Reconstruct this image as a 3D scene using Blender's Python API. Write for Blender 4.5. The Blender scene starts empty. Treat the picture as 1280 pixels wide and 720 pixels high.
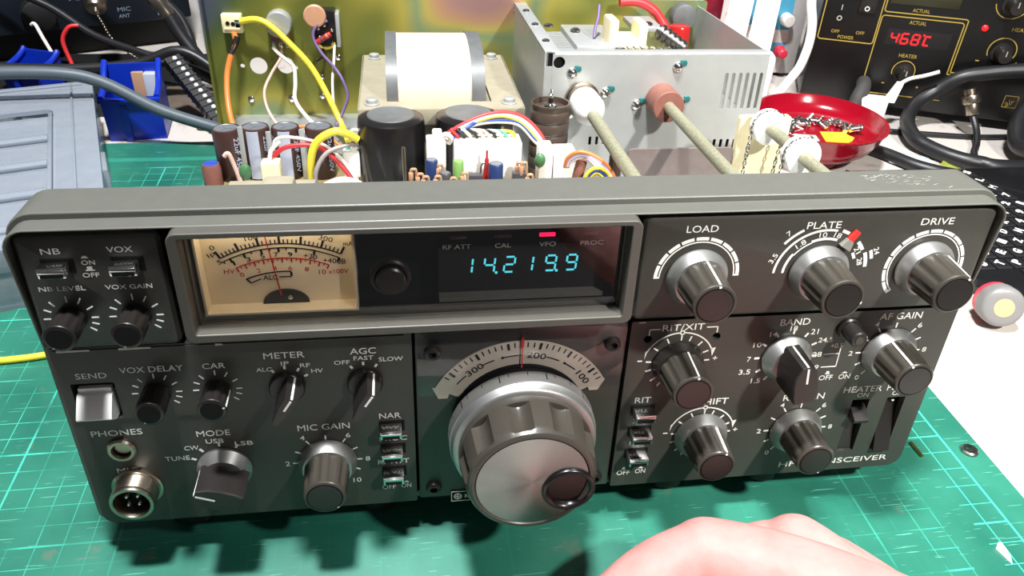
import bpy, bmesh, math, random
from mathutils import Vector, Matrix
from mathutils.geometry import delaunay_2d_cdt
random.seed(7)
sc = bpy.context.scene
C = sc.collection
MM = 0.001
R = math.radians
pi = math.pi
# ------------------------------------------------------------------ camera
cam = bpy.data.cameras.new('camera'); cam.sensor_width = 36.0; cam.lens = 27.777
cam.clip_start = 0.01; cam.clip_end = 20
FPX = 987.6
CAM = Vector((-45.42, -214.07, 267.59))
AX = ((0.99038773, -0.13172363, 0.04220233), (-0.03999661, -0.56480159, -0.82425690), (0.13241005, 0.81464597, -0.56464106))
co = bpy.data.objects.new('camera', cam); C.objects.link(co); sc.camera = co
r_, d_, f_ = (Vector(a) for a in AX)
mw = Matrix((( r_[0], -d_[0], -f_[0], CAM[0]*MM), (r_[1], -d_[1], -f_[1], CAM[1]*MM), (r_[2], -d_[2], -f_[2], CAM[2]*MM), (0, 0, 0, 1)))
co.matrix_world = mw
# ------------------------------------------------------------------ world, lamps, exposure
wd = bpy.data.worlds.new('room_light'); sc.world = wd; wd.use_nodes = True
bg = wd.node_tree.nodes['Background']; bg.inputs[0].default_value = (0.93, 0.96, 1, 1); bg.inputs[1].default_value = 0.08
def lamp(name, kind, loc, target, energy, col=(1, 1, 1), **kw):
    l = bpy.data.lights.new(name, kind); l.energy = energy; l.color = col
    for k, v in kw.items(): setattr(l, k, v)
    o = bpy.data.objects.new(name, l); C.objects.link(o)
    o.location = Vector(loc) * MM
    dv = Vector(target) - Vector(loc)
    o.rotation_euler = dv.to_track_quat('-Z', 'Y').to_euler()
    return o
lamp('bench_lamp', 'SPOT', (330, -400, 640), (240, 120, 20), 44, (1, 0.98, 0.93), spot_size=R(60), spot_blend=1.0, shadow_soft_size=0.02)
lamp('ceiling_tube', 'AREA', (-100, -70, 1300), (0, 60, 0), 42, (0.97, 0.985, 1), shape='RECTANGLE', size=0.14, size_y=0.09)
sc.view_settings.view_transform = 'Standard'; sc.view_settings.look = 'None'
sc.view_settings.exposure = 0.0; sc.view_settings.gamma = 1.0; sc.view_settings.use_curve_mapping = False

# ------------------------------------------------------------------ materials
def s2l(c):
    return tuple((x/12.92 if x <= .04045 else ((x+.055)/1.055)**2.4) for x in (v/255 for v in c))
MATS = {}
def mat(name, rgb, rough=.5, metal=0., spec=.5, var=.06, scale=180., bump=0., emit=None, es=0., alpha=1., trans=0., coat=0., lin=False, bscale=None):
    if name in MATS: return MATS[name]
    m = bpy.data.materials.new(name); m.use_nodes = True
    nt = m.node_tree; b = nt.nodes['Principled BSDF']
    c = rgb if lin else s2l(rgb)
    tc = nt.nodes.new('ShaderNodeTexCoord')
    nz = nt.nodes.new('ShaderNodeTexNoise'); nz.inputs['Scale'].default_value = scale; nz.inputs['Detail'].default_value = 3
    nt.links.new(tc.outputs['Object'], nz.inputs['Vector'])
    rp = nt.nodes.new('ShaderNodeValToRGB')
    rp.color_ramp.elements[0].position = .3; rp.color_ramp.elements[1].position = .7
    rp.color_ramp.elements[0].color = tuple(x*(1-var) for x in c) + (1,)
    rp.color_ramp.elements[1].color = tuple(min(1, x*(1+var)) for x in c) + (1,)
    nt.links.new(nz.outputs['Fac'], rp.inputs['Fac'])
    nt.links.new(rp.outputs['Color'], b.inputs['Base Color'])
    b.inputs['Roughness'].default_value = rough; b.inputs['Metallic'].default_value = metal
    b.inputs['Specular IOR Level'].default_value = spec
    b.inputs['Alpha'].default_value = alpha; b.inputs['Transmission Weight'].default_value = trans
    b.inputs['Coat Weight'].default_value = coat
    if bump:
        n2 = nt.nodes.new('ShaderNodeTexNoise'); n2.inputs['Scale'].default_value = bscale or 2500; n2.inputs['Detail'].default_value = 2
        nt.links.new(tc.outputs['Object'], n2.inputs['Vector'])
        bp = nt.nodes.new('ShaderNodeBump'); bp.inputs['Strength'].default_value = bump; bp.inputs['Distance'].default_value = .0003
        nt.links.new(n2.outputs['Fac'], bp.inputs['Height']); nt.links.new(bp.outputs['Normal'], b.inputs['Normal'])
    if emit:
        b.inputs['Emission Color'].default_value = s2l(emit) + (1,); b.inputs['Emission Strength'].default_value = es
    MATS[name] = m; return m
def glass(name, tint=(1, 1, 1), clear=.9, rough=.03, ior=1.5):
    m = bpy.data.materials.new(name); m.use_nodes = True; nt = m.node_tree
    nt.nodes.remove(nt.nodes['Principled BSDF'])
    t = nt.nodes.new('ShaderNodeBsdfTransparent'); t.inputs[0].default_value = tuple(x*clear for x in tint) + (1,)
    g = nt.nodes.new('ShaderNodeBsdfGlossy'); g.inputs['Roughness'].default_value = rough
    fr = nt.nodes.new('ShaderNodeFresnel'); fr.inputs['IOR'].default_value = ior
    mx = nt.nodes.new('ShaderNodeMixShader')
    ge = nt.nodes.new('ShaderNodeNewGeometry'); iv_ = nt.nodes.new('ShaderNodeMath'); iv_.operation = 'SUBTRACT'; iv_.inputs[0].default_value = 1; nt.links.new(ge.outputs['Backfacing'], iv_.inputs[1])
    ml = nt.nodes.new('ShaderNodeMath'); ml.operation = 'MULTIPLY'; nt.links.new(fr.outputs[0], ml.inputs[0]); nt.links.new(iv_.outputs[0], ml.inputs[1])
    nt.links.new(ml.outputs[0], mx.inputs[0]); nt.links.new(t.outputs[0], mx.inputs[1]); nt.links.new(g.outputs[0], mx.inputs[2])
    nt.links.new(mx.outputs[0], nt.nodes['Material Output'].inputs[0])
    MATS[name] = m; return m

# ------------------------------------------------------------------ mesh helpers, all in millimetres
def catmull(pts, n=8, closed=False):
    P = [Vector(p) for p in pts]; N = len(P); out = []
    if N < 3: return P
    for i in range(N if closed else N-1):
        if closed: a, b, c, d = P[(i-1) % N], P[i], P[(i+1) % N], P[(i+2) % N]
        else: a, b, c, d = P[max(i-1, 0)], P[i], P[i+1], P[min(i+2, N-1)]
        for k in range(n):
            t = k/n
            out.append(.5*((2*b)+(c-a)*t+(2*a-5*b+4*c-d)*t*t+(3*b-a-3*c+d)*t**3))
    if not closed: out.append(P[-1])
    return out
def basis(ax):
    z = Vector(ax).normalized()
    x = Vector((0, 0, 1)).cross(z) if abs(z.z) < .95 else Vector((1, 0, 0)).cross(z)
    x.normalize(); return x, z.cross(x), z
class MB:
    def __init__(s): s.bm = bmesh.new()
    def merge(s, b2, M=None):
        if M is not None: b2.transform(M)
        me = bpy.data.meshes.new('t'); b2.to_mesh(me); b2.free(); s.bm.from_mesh(me); bpy.data.meshes.remove(me)
    def box(s, x0, x1, y0, y1, z0, z1, bev=0, seg=2, M=None):
        b = bmesh.new(); bmesh.ops.create_cube(b, size=1)
        b.transform(Matrix.Translation(((x0+x1)/2, (y0+y1)/2, (z0+z1)/2)) @ Matrix.Diagonal((abs(x1-x0), abs(y1-y0), abs(z1-z0), 1)))
        if bev: bmesh.ops.bevel(b, geom=b.edges[:], offset=bev, segments=seg, affect='EDGES', profile=.5)
        s.merge(b, M); return s
    def rings(s, rr, cap0=True, cap1=True, closed=False):
        vs = [[s.bm.verts.new(p) for p in r] for r in rr]; n = len(vs[0])
        pairs = list(zip(vs, vs[1:])) + ([(vs[-1], vs[0])] if closed else [])
        for a, b in pairs:
            for i in range(n):
                try: s.bm.faces.new((a[i], a[(i+1) % n], b[(i+1) % n], b[i]))
                except ValueError: pass
        if not closed:
            if cap0: s.bm.faces.new(vs[0][::-1])
            if cap1: s.bm.faces.new(vs[-1])
        return s
    def lathe(s, prof, o=(0, 0, 0), ax=(0, 0, 1), n=40, cap0=True, cap1=True, rf=None):
        x, y, z = basis(ax); o = Vector(o); rr = []
        for r, h in prof:
            r = max(r, 1e-4)
            rr.append([o + z*h + (x*math.cos(2*pi*i/n) + y*math.sin(2*pi*i/n))*(r if not rf else rf(r, h, 2*pi*i/n)) for i in range(n)])
        return s.rings(rr, cap0, cap1)
    def cyl(s, p0, p1, r, r1=None, n=20, bev=0):
        p0 = Vector(p0); p1 = Vector(p1); L = (p1-p0).length; r1 = r if r1 is None else r1
        if bev: pr = [(r-bev, 0), (r-bev*.3, bev*.3), (r, bev), (r1, L-bev), (r1-bev*.3, L-bev*.3), (r1-bev, L)]
        else: pr = [(r, 0), (r1, L)]
        return s.lathe(pr, p0, p1-p0, n)
    def tube(s, pts, r, n=8, sm=6, closed=False, flat=1.):
        P = catmull(pts, sm, closed) if sm > 1 else [Vector(p) for p in pts]
        N = len(P); rr = []; up = None
        for i, p in enumerate(P):
            if closed: t = P[(i+1) % N] - P[i-1]
            else: t = P[min(i+1, N-1)] - P[max(i-1, 0)]
            t.normalize()
            if up is None: up = basis(t)[0]
            x = (up - t*up.dot(t)); x.normalize(); up = x; y = t.cross(x)
            ri = r[0]+(r[1]-r[0])*i/(N-1) if isinstance(r, tuple) else r
            rr.append([p + (x*math.cos(2*pi*k/n)*flat + y*math.sin(2*pi*k/n))*ri for k in range(n)])
        return s.rings(rr, closed=closed)
    def ball(s, c, r, n=12, sq=(1, 1, 1)):
        b = bmesh.new(); bmesh.ops.create_uvsphere(b, u_segments=n, v_segments=max(6, n//2+1), radius=1)
        s.merge(b, Matrix.Translation(c) @ Matrix.Diagonal((r*sq[0], r*sq[1], r*sq[2], 1))); return s
    def plate(s, outer, holes, d0, d1, to=None, bev=0):
        """outline with holes in (a, b), thickness d0..d1; to(a, d, b) places it (default: the upright panel frame)"""
        b = bmesh.new(); V = []; F = []
        for k, loop in enumerate([outer] + list(holes)):
            L = [Vector(p) for p in loop]; ar = sum(L[q].x*L[(q+1) % len(L)].y - L[(q+1) % len(L)].x*L[q].y for q in range(len(L)))
            if (ar > 0) != (k == 0): L = L[::-1]
            F.append(list(range(len(V), len(V)+len(L)))); V += L
        cd = delaunay_2d_cdt(V, [], F, 2 if holes else 1, 1e-5)
        vs = [b.verts.new((p[0], d0, p[1])) for p in cd[0]]
        for f in cd[2]: b.faces.new([vs[q] for q in f])
        ex = bmesh.ops.extrude_face_region(b, geom=b.faces[:])
        for v in ex['geom']:
            if isinstance(v, bmesh.types.BMVert): v.co.y = d1
        bmesh.ops.recalc_face_normals(b, faces=b.faces[:])
        if to:
            for v in b.verts: v.co = Vector(to(*v.co))
        s.merge(b); return s
    def bevplate(s, outer, w_back, w_front, bev):
        """raised plate in the panel frame with a chamfered front edge"""
        n = len(outer); cx = sum(p[0] for p in outer)/n; cz = sum(p[1] for p in outer)/n
        def off(d):
            res = []
            for i in range(n):
                p0, p, p1 = (Vector(outer[(i+k) % n]) for k in (-1, 0, 1))
                e0 = (p-p0).normalized(); e1 = (p1-p).normalized()
                n0 = Vector((-e0.y, e0.x)); n1 = Vector((-e1.y, e1.x)); m = n0+n1
                m = m/max(m.length_squared/2, .3)
                res.append(p+m*d)
            return res
        o = off(0); q = off(bev)
        return s.rings([[(p[0], w_back, p[1]) for p in o], [(p[0], w_front+bev*.8, p[1]) for p in o], [(p[0], w_front+bev*.2, p[1]) for p in off(bev*.5)], [(p[0], w_front, p[1]) for p in q]])
    def strip(s, poly, d0, d1):
        return s.rings([[(p[0], d0, p[1]) for p in poly], [(p[0], d1, p[1]) for p in poly]])
    def build(s, name, m, parent=None, loc=None, ang=35, smooth=True):
        me = bpy.data.meshes.new(name)
        bmesh.ops.recalc_face_normals(s.bm, faces=s.bm.faces[:])
        s.bm.to_mesh(me); s.bm.free()
        if loc is not None: me.transform(Matrix.Translation(-Vector(loc)))
        me.transform(Matrix.Scale(MM, 4))
        if smooth and me.polygons:
            me.polygons.foreach_set('use_smooth', [True]*len(me.polygons)); me.set_sharp_from_angle(angle=R(ang))
        me.materials.append(MATS[m] if isinstance(m, str) else m)
        o = bpy.data.objects.new(name, me); C.objects.link(o)
        if loc is not None: o.location = Vector(loc)*MM
        if parent is not None: o.parent = parent
        return o
def soften(o, w=.5):
    m = o.modifiers.new('edge_round', 'BEVEL'); m.width = w*MM; m.segments = 2; m.limit_method = 'ANGLE'; m.angle_limit = R(40); m.use_clamp_overlap = False
def rrect(x0, x1, z0, z1, r, seg=6):
    rs = r if isinstance(r, (tuple, list)) else (r,)*4   # bl, br, tr, tl
    out = []
    for (cx, cz, a0), q in zip(((x0, z0, pi), (x1, z0, 1.5*pi), (x1, z1, 0), (x0, z1, .5*pi)), rs):
        sx = 1 if cx == x0 else -1; sz = 1 if cz == z0 else -1
        if q <= 0: out.append((cx, cz)); continue
        for i in range(seg+1):
            a = a0 + .5*pi*i/seg
            out.append((cx+sx*q+q*math.cos(a), cz+sz*q+q*math.sin(a)))
    return out
def circ(cx, cz, r, n=24, a0=0):
    return [(cx+r*math.cos(a0+2*pi*i/n), cz+r*math.sin(a0+2*pi*i/n)) for i in range(n)]
def sector(cx, cz, r0, r1, a0, a1, n=24):
    o = [(cx+r1*math.cos(R(a0+(a1-a0)*i/n)), cz+r1*math.sin(R(a0+(a1-a0)*i/n))) for i in range(n+1)]
    return o + [(cx+r0*math.cos(R(a1+(a0-a1)*i/n)), cz+r0*math.sin(R(a1+(a0-a1)*i/n))) for i in range(n+1)]
def arc(mb, cx, cz, r0, r1, a0, a1, d0, d1, n=20):
    for i in range(n):
        p = sector(cx, cz, r0, r1, a0+(a1-a0)*i/n, a0+(a1-a0)*(i+1)/n, 1)
        mb.strip(p, d0, d1)
def tick(mb, cx, cz, ang, r0, r1, wd_, d0, d1):
    c, s_ = math.cos(R(ang)), math.sin(R(ang)); h = wd_/2
    mb.strip([(cx+c*r0-s_*h, cz+s_*r0+c*h), (cx+c*r0+s_*h, cz+s_*r0-c*h), (cx+c*r1+s_*h, cz+s_*r1-c*h), (cx+c*r1-s_*h, cz+s_*r1+c*h)], d0, d1)
def line(mb, p, q, wd_, d0, d1):
    p, q = Vector(p), Vector(q); e = (q-p).normalized(); n = Vector((-e.y, e.x))*wd_/2
    mb.strip([p+n, p-n, q-n, q+n], d0, d1)
TXT = {}
def text_mesh(s, bold):
    k = (s, bold)
    if k not in TXT:
        cu = bpy.data.curves.new('t', 'FONT'); cu.body = s; cu.size = 10; cu.offset = bold; cu.resolution_u = 3; cu.extrude = .02
        o = bpy.data.objects.new('t', cu); C.objects.link(o)
        bpy.context.view_layer.update()
        me = bpy.data.meshes.new_from_object(o.evaluated_get(bpy.context.evaluated_depsgraph_get()))
        bpy.data.objects.remove(o); bpy.data.curves.remove(cu); TXT[k] = me
    return TXT[k]
def text(mb, s, u0, u1, base, h, w, ang=0, bold=.03, M=None):
    """word s from u0 to u1 standing on base, cap height h, printed on plane w of the panel frame (or through M)"""
    me = text_mesh(s, 0 if 'M' in s else bold)
    xs = [v.co.x for v in me.vertices]; ys = [v.co.y for v in me.vertices]
    x0, x1, y0, y1 = min(xs), max(xs), min(ys), max(ys)
    b = bmesh.new(); b.from_mesh(me)
    S = Matrix.Diagonal(((u1-u0)/(x1-x0), h/(y1-y0), 1, 1)) @ Matrix.Translation((-(x0+x1)/2, -(y0+y1)/2, 0))
    Q = Matrix.Rotation(R(ang), 4, 'Z')
    F = Matrix(((1, 0, 0, (u0+u1)/2), (0, 0, -1, w), (0, 1, 0, base+h/2), (0, 0, 0, 1)))
    mb.merge(b, (M if M is not None else F) @ Q @ S)
def tag(o, label, cat, group=None, kind=None):
    o['label'] = label; o['category'] = cat
    if group: o['group'] = group
    if kind: o['kind'] = kind
    return o
def struct(o): o['kind'] = 'structure'; return o
def empty(name, loc=(0, 0, 0), rot=(0, 0, 0)):
    o = bpy.data.objects.new(name, None); o.empty_display_size = .01; C.objects.link(o)
    o.location = Vector(loc)*MM; o.rotation_euler = rot; return o
def copy_tree(o, parent=None):
    c = o.copy(); C.objects.link(c)
    if parent is not None: c.parent = parent
    for ch in list(o.children): copy_tree(ch, c)
    return c
def at_z(px, py, z=0):
    d = r_*((px-640)/FPX) + d_*((py-360)/FPX) + f_
    return CAM + d*((z-CAM.z)/d.z)
def at_y(px, py, y):
    d = r_*((px-640)/FPX) + d_*((py-360)/FPX) + f_
    return CAM + d*((y-CAM.y)/d.y)
# ------------------------------------------------------------------ the setting and the bench
mat('wall_paint', (96, 96, 98), .8, var=.08, scale=8)
mb = MB(); mb.box(-1500, 1500, 900, 930, -800, 1700); struct(mb.build('wall_back', 'wall_paint'))
mb = MB(); mb.box(-1500, 1500, -1500, 930, -830, -800); mat('floor_grey', (58, 54, 52), .7, scale=5); struct(mb.build('floor', 'floor_grey'))
m_ = mat('bench_white', (196, 189, 182), .45, spec=.4, var=.02, scale=30)
nt = m_.node_tree; b_ = nt.nodes['Principled BSDF']; src = b_.inputs['Base Color'].links[0].from_socket
tc = nt.nodes['Texture Coordinate']; nz = nt.nodes.new('ShaderNodeTexNoise'); nz.inputs['Scale'].default_value = 46; nz.inputs['Detail'].default_value = 6; nz.inputs['Roughness'].default_value = .7
cr = nt.nodes.new('ShaderNodeValToRGB'); cr.color_ramp.elements[0].position = .56; cr.color_ramp.elements[0].color = (0, 0, 0, 1); cr.color_ramp.elements[1].position = .72; cr.color_ramp.elements[1].color = (.75, .75, .75, 1)
mx = nt.nodes.new('ShaderNodeMix'); mx.data_type = 'RGBA'; mx.inputs['B'].default_value = s2l((150, 128, 116)) + (1,)
nt.links.new(tc.outputs['Object'], nz.inputs['Vector']); nt.links.new(nz.outputs['Fac'], cr.inputs['Fac']); nt.links.new(cr.outputs['Color'], mx.inputs['Factor']); nt.links.new(src, mx.inputs['A']); nt.links.new(mx.outputs['Result'], b_.inputs['Base Color'])
mat('table_leg', (120, 120, 122), .5, metal=.4)
mb = MB(); mb.box(-850, 850, -150, 860, -33, -3, 2); bench = tag(mb.build('workbench', 'bench_white'), 'white stained workbench top under everything', 'workbench')
for x in (-800, 800):
    for y in (-110, 820): mb = MB(); mb.box(x-25, x+25, y-25, y+25, -800, -33, 1); mb.build('leg', 'table_leg', bench)
# green cutting mat: its printed grid, wear and scratches are in the material
m_ = bpy.data.materials.new('mat_green'); m_.use_nodes = True; nt = m_.node_tree; N = nt.nodes; L_ = nt.links; b_ = N['Principled BSDF']; MATS['mat_green'] = m_
tc = N.new('ShaderNodeTexCoord'); sp = N.new('ShaderNodeSeparateXYZ'); L_.new(tc.outputs['Object'], sp.inputs[0])
def mth(op, a, b=None, c=None):
    n = N.new('ShaderNodeMath'); n.operation = op
    for i, v in enumerate((a, b, c)):
        if v is None: continue
        if isinstance(v, (int, float)): n.inputs[i].default_value = v
        else: L_.new(v, n.inputs[i])
    return n.outputs[0]
PIT = .01032
gx = mth('DIVIDE', sp.outputs[0], PIT); gy = mth('DIVIDE', sp.outputs[1], PIT)
def near(v, off, per, hw):      # 1 on lines at off + k*per
    q = mth('DIVIDE', mth('SUBTRACT', v, off), per); f = mth('ABSOLUTE', mth('SUBTRACT', q, mth('ROUND', q)))
    return mth('LESS_THAN', mth('MULTIPLY', f, per), hw)
lx = mth('MAXIMUM', near(gx, 0, 1, .017), near(gx, -1, 5, .042)); ly = mth('MAXIMUM', near(gy, 0, 1, .017), near(gy, 3, 5, .042))
inm = mth('MULTIPLY', mth('LESS_THAN', gx, -2.9), mth('LESS_THAN', gy, 31.05))
grid = mth('MULTIPLY', mth('MAXIMUM', lx, ly), inm)
bx_ = mth('MULTIPLY', mth('MAXIMUM', near(gx, 0, 400, .05), near(gx, -1, 400, .025)), mth('LESS_THAN', gy, 31.05))
tk = mth('MULTIPLY', mth('MAXIMUM', near(gy, 0, 1, .017), near(gy, 0, 5, .04)), mth('MULTIPLY', mth('LESS_THAN', gx, .02), mth('GREATER_THAN', gx, -1.55)))
br = mth('MULTIPLY', near(gy, 31, 400, .05), mth('LESS_THAN', gx, .02))
band = mth('MULTIPLY', mth('MULTIPLY', mth('GREATER_THAN', gy, 32.1), mth('LESS_THAN', gy, 32.7)), .25)
allm = mth('MAXIMUM', mth('MAXIMUM', grid, bx_), mth('MAXIMUM', mth('MULTIPLY', tk, mth('LESS_THAN', gy, 31.05)), br))
n0 = N.new('ShaderNodeTexNoise'); n0.inputs['Scale'].default_value = 9; n0.inputs['Detail'].default_value = 4; L_.new(tc.outputs['Object'], n0.inputs['Vector'])
wn = N.new('ShaderNodeTexNoise'); wn.inputs['Scale'].default_value = 34; wn.inputs['Detail'].default_value = 5; L_.new(tc.outputs['Object'], wn.inputs['Vector'])
wr = N.new('ShaderNodeMapRange'); wr.inputs[1].default_value = .44; wr.inputs[2].default_value = .60; L_.new(wn.outputs['Fac'], wr.inputs[0])
wear = mth('MAXIMUM', wr.outputs[0], mth('GREATER_THAN', gx, -1.7))
def ramp(v, lo, hi):
    n = N.new('ShaderNodeMapRange'); n.inputs[1].default_value = lo; n.inputs[2].default_value = hi; L_.new(v, n.inputs[0]); return n.outputs[0]
wob = mth('MULTIPLY', mth('SUBTRACT', n0.outputs['Fac'], .5), 9)
gw = mth('ADD', gx, wob)
used = mth('MULTIPLY', mth('MULTIPLY', ramp(gw, -39, -35), ramp(gw, -4.6, -7.5)), ramp(mth('ADD', gy, wob), 4, 1))
wear = mth('MULTIPLY', wear, mth('SUBTRACT', 1, used))
lines = mth('MAXIMUM', mth('MULTIPLY', allm, mth('MULTIPLY', mth('ADD', mth('MULTIPLY', wear, 1.0), .04), .85)), band)
# base green with cloudy wear
n1 = N.new('ShaderNodeTexNoise'); n1.inputs['Scale'].default_value = 18; n1.inputs['Detail'].default_value = 6; L_.new(tc.outputs['Object'], n1.inputs['Vector'])
c1 = N.new('ShaderNodeValToRGB'); c1.color_ramp.elements[0].position = .3; c1.color_ramp.elements[0].color = s2l((28, 92, 76)) + (1,); c1.color_ramp.elements[1].position = .72; c1.color_ramp.elements[1].color = s2l((48, 122, 102)) + (1,)
L_.new(n1.outputs['Fac'], c1.inputs['Fac'])
def mixc(fac, a, rgb):
    n = N.new('ShaderNodeMix'); n.data_type = 'RGBA'; n.inputs['B'].default_value = s2l(rgb) + (1,)
    L_.new(fac, n.inputs['Factor']); L_.new(a, n.inputs['A']); return n.outputs['Result']
n2 = N.new('ShaderNodeTexNoise'); n2.inputs['Scale'].default_value = 60; n2.inputs['Detail'].default_value = 4; L_.new(tc.outputs['Object'], n2.inputs['Vector'])
r2_ = N.new('ShaderNodeMapRange'); r2_.inputs[1].default_value = .66; r2_.inputs[2].default_value = .78; r2_.inputs[4].default_value = .6; L_.new(n2.outputs['Fac'], r2_.inputs[0])
col = mixc(r2_.outputs[0], c1.outputs['Color'], (112, 104, 92))
def scratches(rot, sx, sy, lo, seed, gain):
    mp = N.new('ShaderNodeMapping'); mp.inputs['Rotation'].default_value = (0, 0, R(rot)); mp.inputs['Scale'].default_value = (sx, sy, 1); mp.inputs['Location'].default_value = (seed, seed*.7, 0)
    L_.new(tc.outputs['Object'], mp.inputs['Vector']); q = N.new('ShaderNodeTexNoise'); q.inputs['Scale'].default_value = 1; q.inputs['Detail'].default_value = 2; L_.new(mp.outputs[0], q.inputs['Vector'])
    rr_2 = N.new('ShaderNodeMapRange'); rr_2.inputs[1].default_value = lo; rr_2.inputs[2].default_value = lo+.02; rr_2.inputs[4].default_value = gain; L_.new(q.outputs['Fac'], rr_2.inputs[0]); return rr_2.outputs[0]
for rot, sx, sy, lo, sd, gn in ((38, 40, 900, .705, 1.3, .5), (-24, 30, 800, .715, 5.1, .5), (80, 50, 1000, .71, 9.4, .45), (10, 36, 900, .715, 3.3, .4), (57, 60, 1100, .70, 12.1, .4)):
    col = mixc(scratches(rot, sx, sy, lo, sd, gn), col, (120, 196, 176))
col = mixc(scratches(-58, 20, 500, .75, 7.7, .5), col, (128, 104, 96))
col = mixc(lines, col, (70, 196, 170))
L_.new(col, b_.inputs['Base Color'])
b_.inputs['Specular IOR Level'].default_value = .45
rg = N.new('ShaderNodeMapRange'); rg.inputs[3].default_value = .30; rg.inputs[4].default_value = .5; L_.new(n1.outputs['Fac'], rg.inputs[0]); L_.new(rg.outputs[0], b_.inputs['Roughness'])
mb = MB(); mb.box(-600, 16.4, -112, 365.5, -3, 0, .4)
mt = mb.build('cutting_mat', 'mat_green'); mt.location = (.2081, .0312, 0); mt.rotation_euler = (0, 0, R(.59)); tag(mt, 'green self-healing cutting mat with a worn white-green grid on the bench', 'cutting mat')
# ------------------------------------------------------------------ the material set
mat('panel_paint', (58, 57, 52), .40, spec=.45, var=.05, scale=300, bump=.06)
mat('case_paint', (90, 90, 84), .40, spec=.5, var=.03, scale=200, bump=.10, bscale=1800)
mat('dark_frame', (80, 78, 72), .4, spec=.45, var=.04)
mat('black_gap', (14, 14, 14), .6, spec=.2)
mat('knob_black', (32, 29, 27), .32, spec=.5, var=.05)
mat('gloss_black', (16, 13, 13), .26, var=.05)
mat('knob_grey', (58, 54, 48), .32, spec=.5, var=.04)
mat('print_white', (225, 225, 218), .6, spec=.2, var=.02)
mat('print_dim', (160, 158, 150), .6, spec=.2, var=.02)
mat('scratch_grey', (176, 174, 166), .6)
mat('satin_metal', (168, 168, 166), .42, metal=.9, var=.03)
mat('chrome', (214, 214, 212), .16, metal=1, var=.03)
mat('steel', (150, 148, 142), .32, metal=1, var=.08)
mat('worn_nickel', (176, 164, 148), .30, metal=1, var=.15)
mat('bare_edge', (170, 166, 158), .45, metal=.6, var=.1)
mat('meter_cream', (238, 224, 194), .6, spec=.3, var=.02)
mat('print_black', (20, 18, 16), .6, spec=.2)
mat('print_red', (196, 50, 46), .6, spec=.2)
mat('dial_cream', (168, 158, 142), .55, spec=.3, var=.03)
mat('display_dark', (32, 31, 31), .25, spec=.4)
mat('vfd_glow', (40, 160, 175), .5, emit=(96, 226, 242), es=1.15)
mat('led_red', (200, 20, 60), .4, emit=(255, 20, 80), es=2.2)
mat('led_off', (58, 34, 36), .4)
mat('switch_white', (236, 236, 232), .35, var=.02)
glass('window_glass', (.93, .92, .92), .95, .03, 2.15)
glass('clear_acrylic', (.98, .98, 1.0), .98, .04, 1.5)
m_ = mat('brushed_face', (148, 148, 145), .30, metal=1, var=.02)
nt = m_.node_tree; tg = nt.nodes.new('ShaderNodeTangent'); tg.direction_type = 'RADIAL'; tg.axis = 'Y'
nt.links.new(tg.outputs[0], nt.nodes['Principled BSDF'].inputs['Tangent']); nt.nodes['Principled BSDF'].inputs['Anisotropic'].default_value = .85

# ------------------------------------------------------------------ the transceiver: everything below is in its own frame
# x = right along the front, y = into the case, z = up the front; the case leans back 3 degrees on its front feet
rig = empty('radio_transceiver', (0, 0, 18), (R(-3), 0, 0))
tag(rig, 'dark grey desktop radio transceiver with its cover off, standing on the green mat', 'radio')
# --- front casting
mb = MB()
mb.plate(rrect(-165, 165, -1, 129, (4, 4, 9, 9)), [rrect(-161.6, 161.6, 2, 126, (2, 2, 6, 6))], 3, 21)
ridge = [(-163.2, 82)] + [p for p in rrect(-163.2, 163.2, 60, 127, (0, 0, 7, 7)) if p[1] > 61][::1]
out = [p for p in rrect(-163.2, 163.2, 60, 127, (0, 0, 7, 7)) if p[1] > 61]
inn = [p for p in rrect(-162.2, 162.2, 60, 126.3, (0, 0, 6.2, 6.2)) if p[1] > 61]
poly = [(163.2, 82)] + out + [(-163.2, 82), (-162.2, 82)] + inn[::-1] + [(162.2, 82)]
mb.plate(poly, [], -4.7, 3)
for v in mb.bm.verts:      # the side lips sink back to the panel towards their lower ends
    if v.co.y < 0 and v.co.z < 116: v.co.y = -4.7 + (116-v.co.z)/34*4.3
case = mb.build('front_casting', 'case_paint', rig); soften(case)
mb = MB(); mb.box(-161.5, 161.5, 9.5, 12, 2, 126); mb.build('panel_frame', 'black_gap', rig)
mb = MB()   # worn paint scratches on top of the casting
for i in range(54):
    u = random.uniform(118, 147); w = 18 - abs(random.gauss(0, 4.4)) - (u-118)*.1; a = random.uniform(-.7, .5); L = random.uniform(.5, 2.6)
    if 5 < w < 20:
        c, s_ = math.cos(a)*L/2, math.sin(a)*L/2
        mb.rings([[(u-c-.08, w-s_, 129.02), (u-c+.08, w-s_-.09, 129.02), (u-c, w-s_+.07, 129.02)], [(u+c-.06, w+s_, 129.05), (u+c+.06, w+s_-.06, 129.05), (u+c, w+s_+.06, 129.05)]])
mb.build('paint_scratch', 'scratch_grey', case)
# --- plates of the front
def panel(name, poly, back, front, bev, mname='panel_paint'):
    mb = MB(); mb.bevplate(poly, back, front, bev); return mb.build(name, mname, rig, ang=25)
ul = panel('upper_left_panel', rrect(-161.2, -119.2, 82.6, 125.0, 2.8), 3, -3, 2.1)
ur = panel('upper_right_panel', rrect(33.0, 161.2, 83.6, 125.2, 2.8), 3, -3, 2.1)
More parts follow.
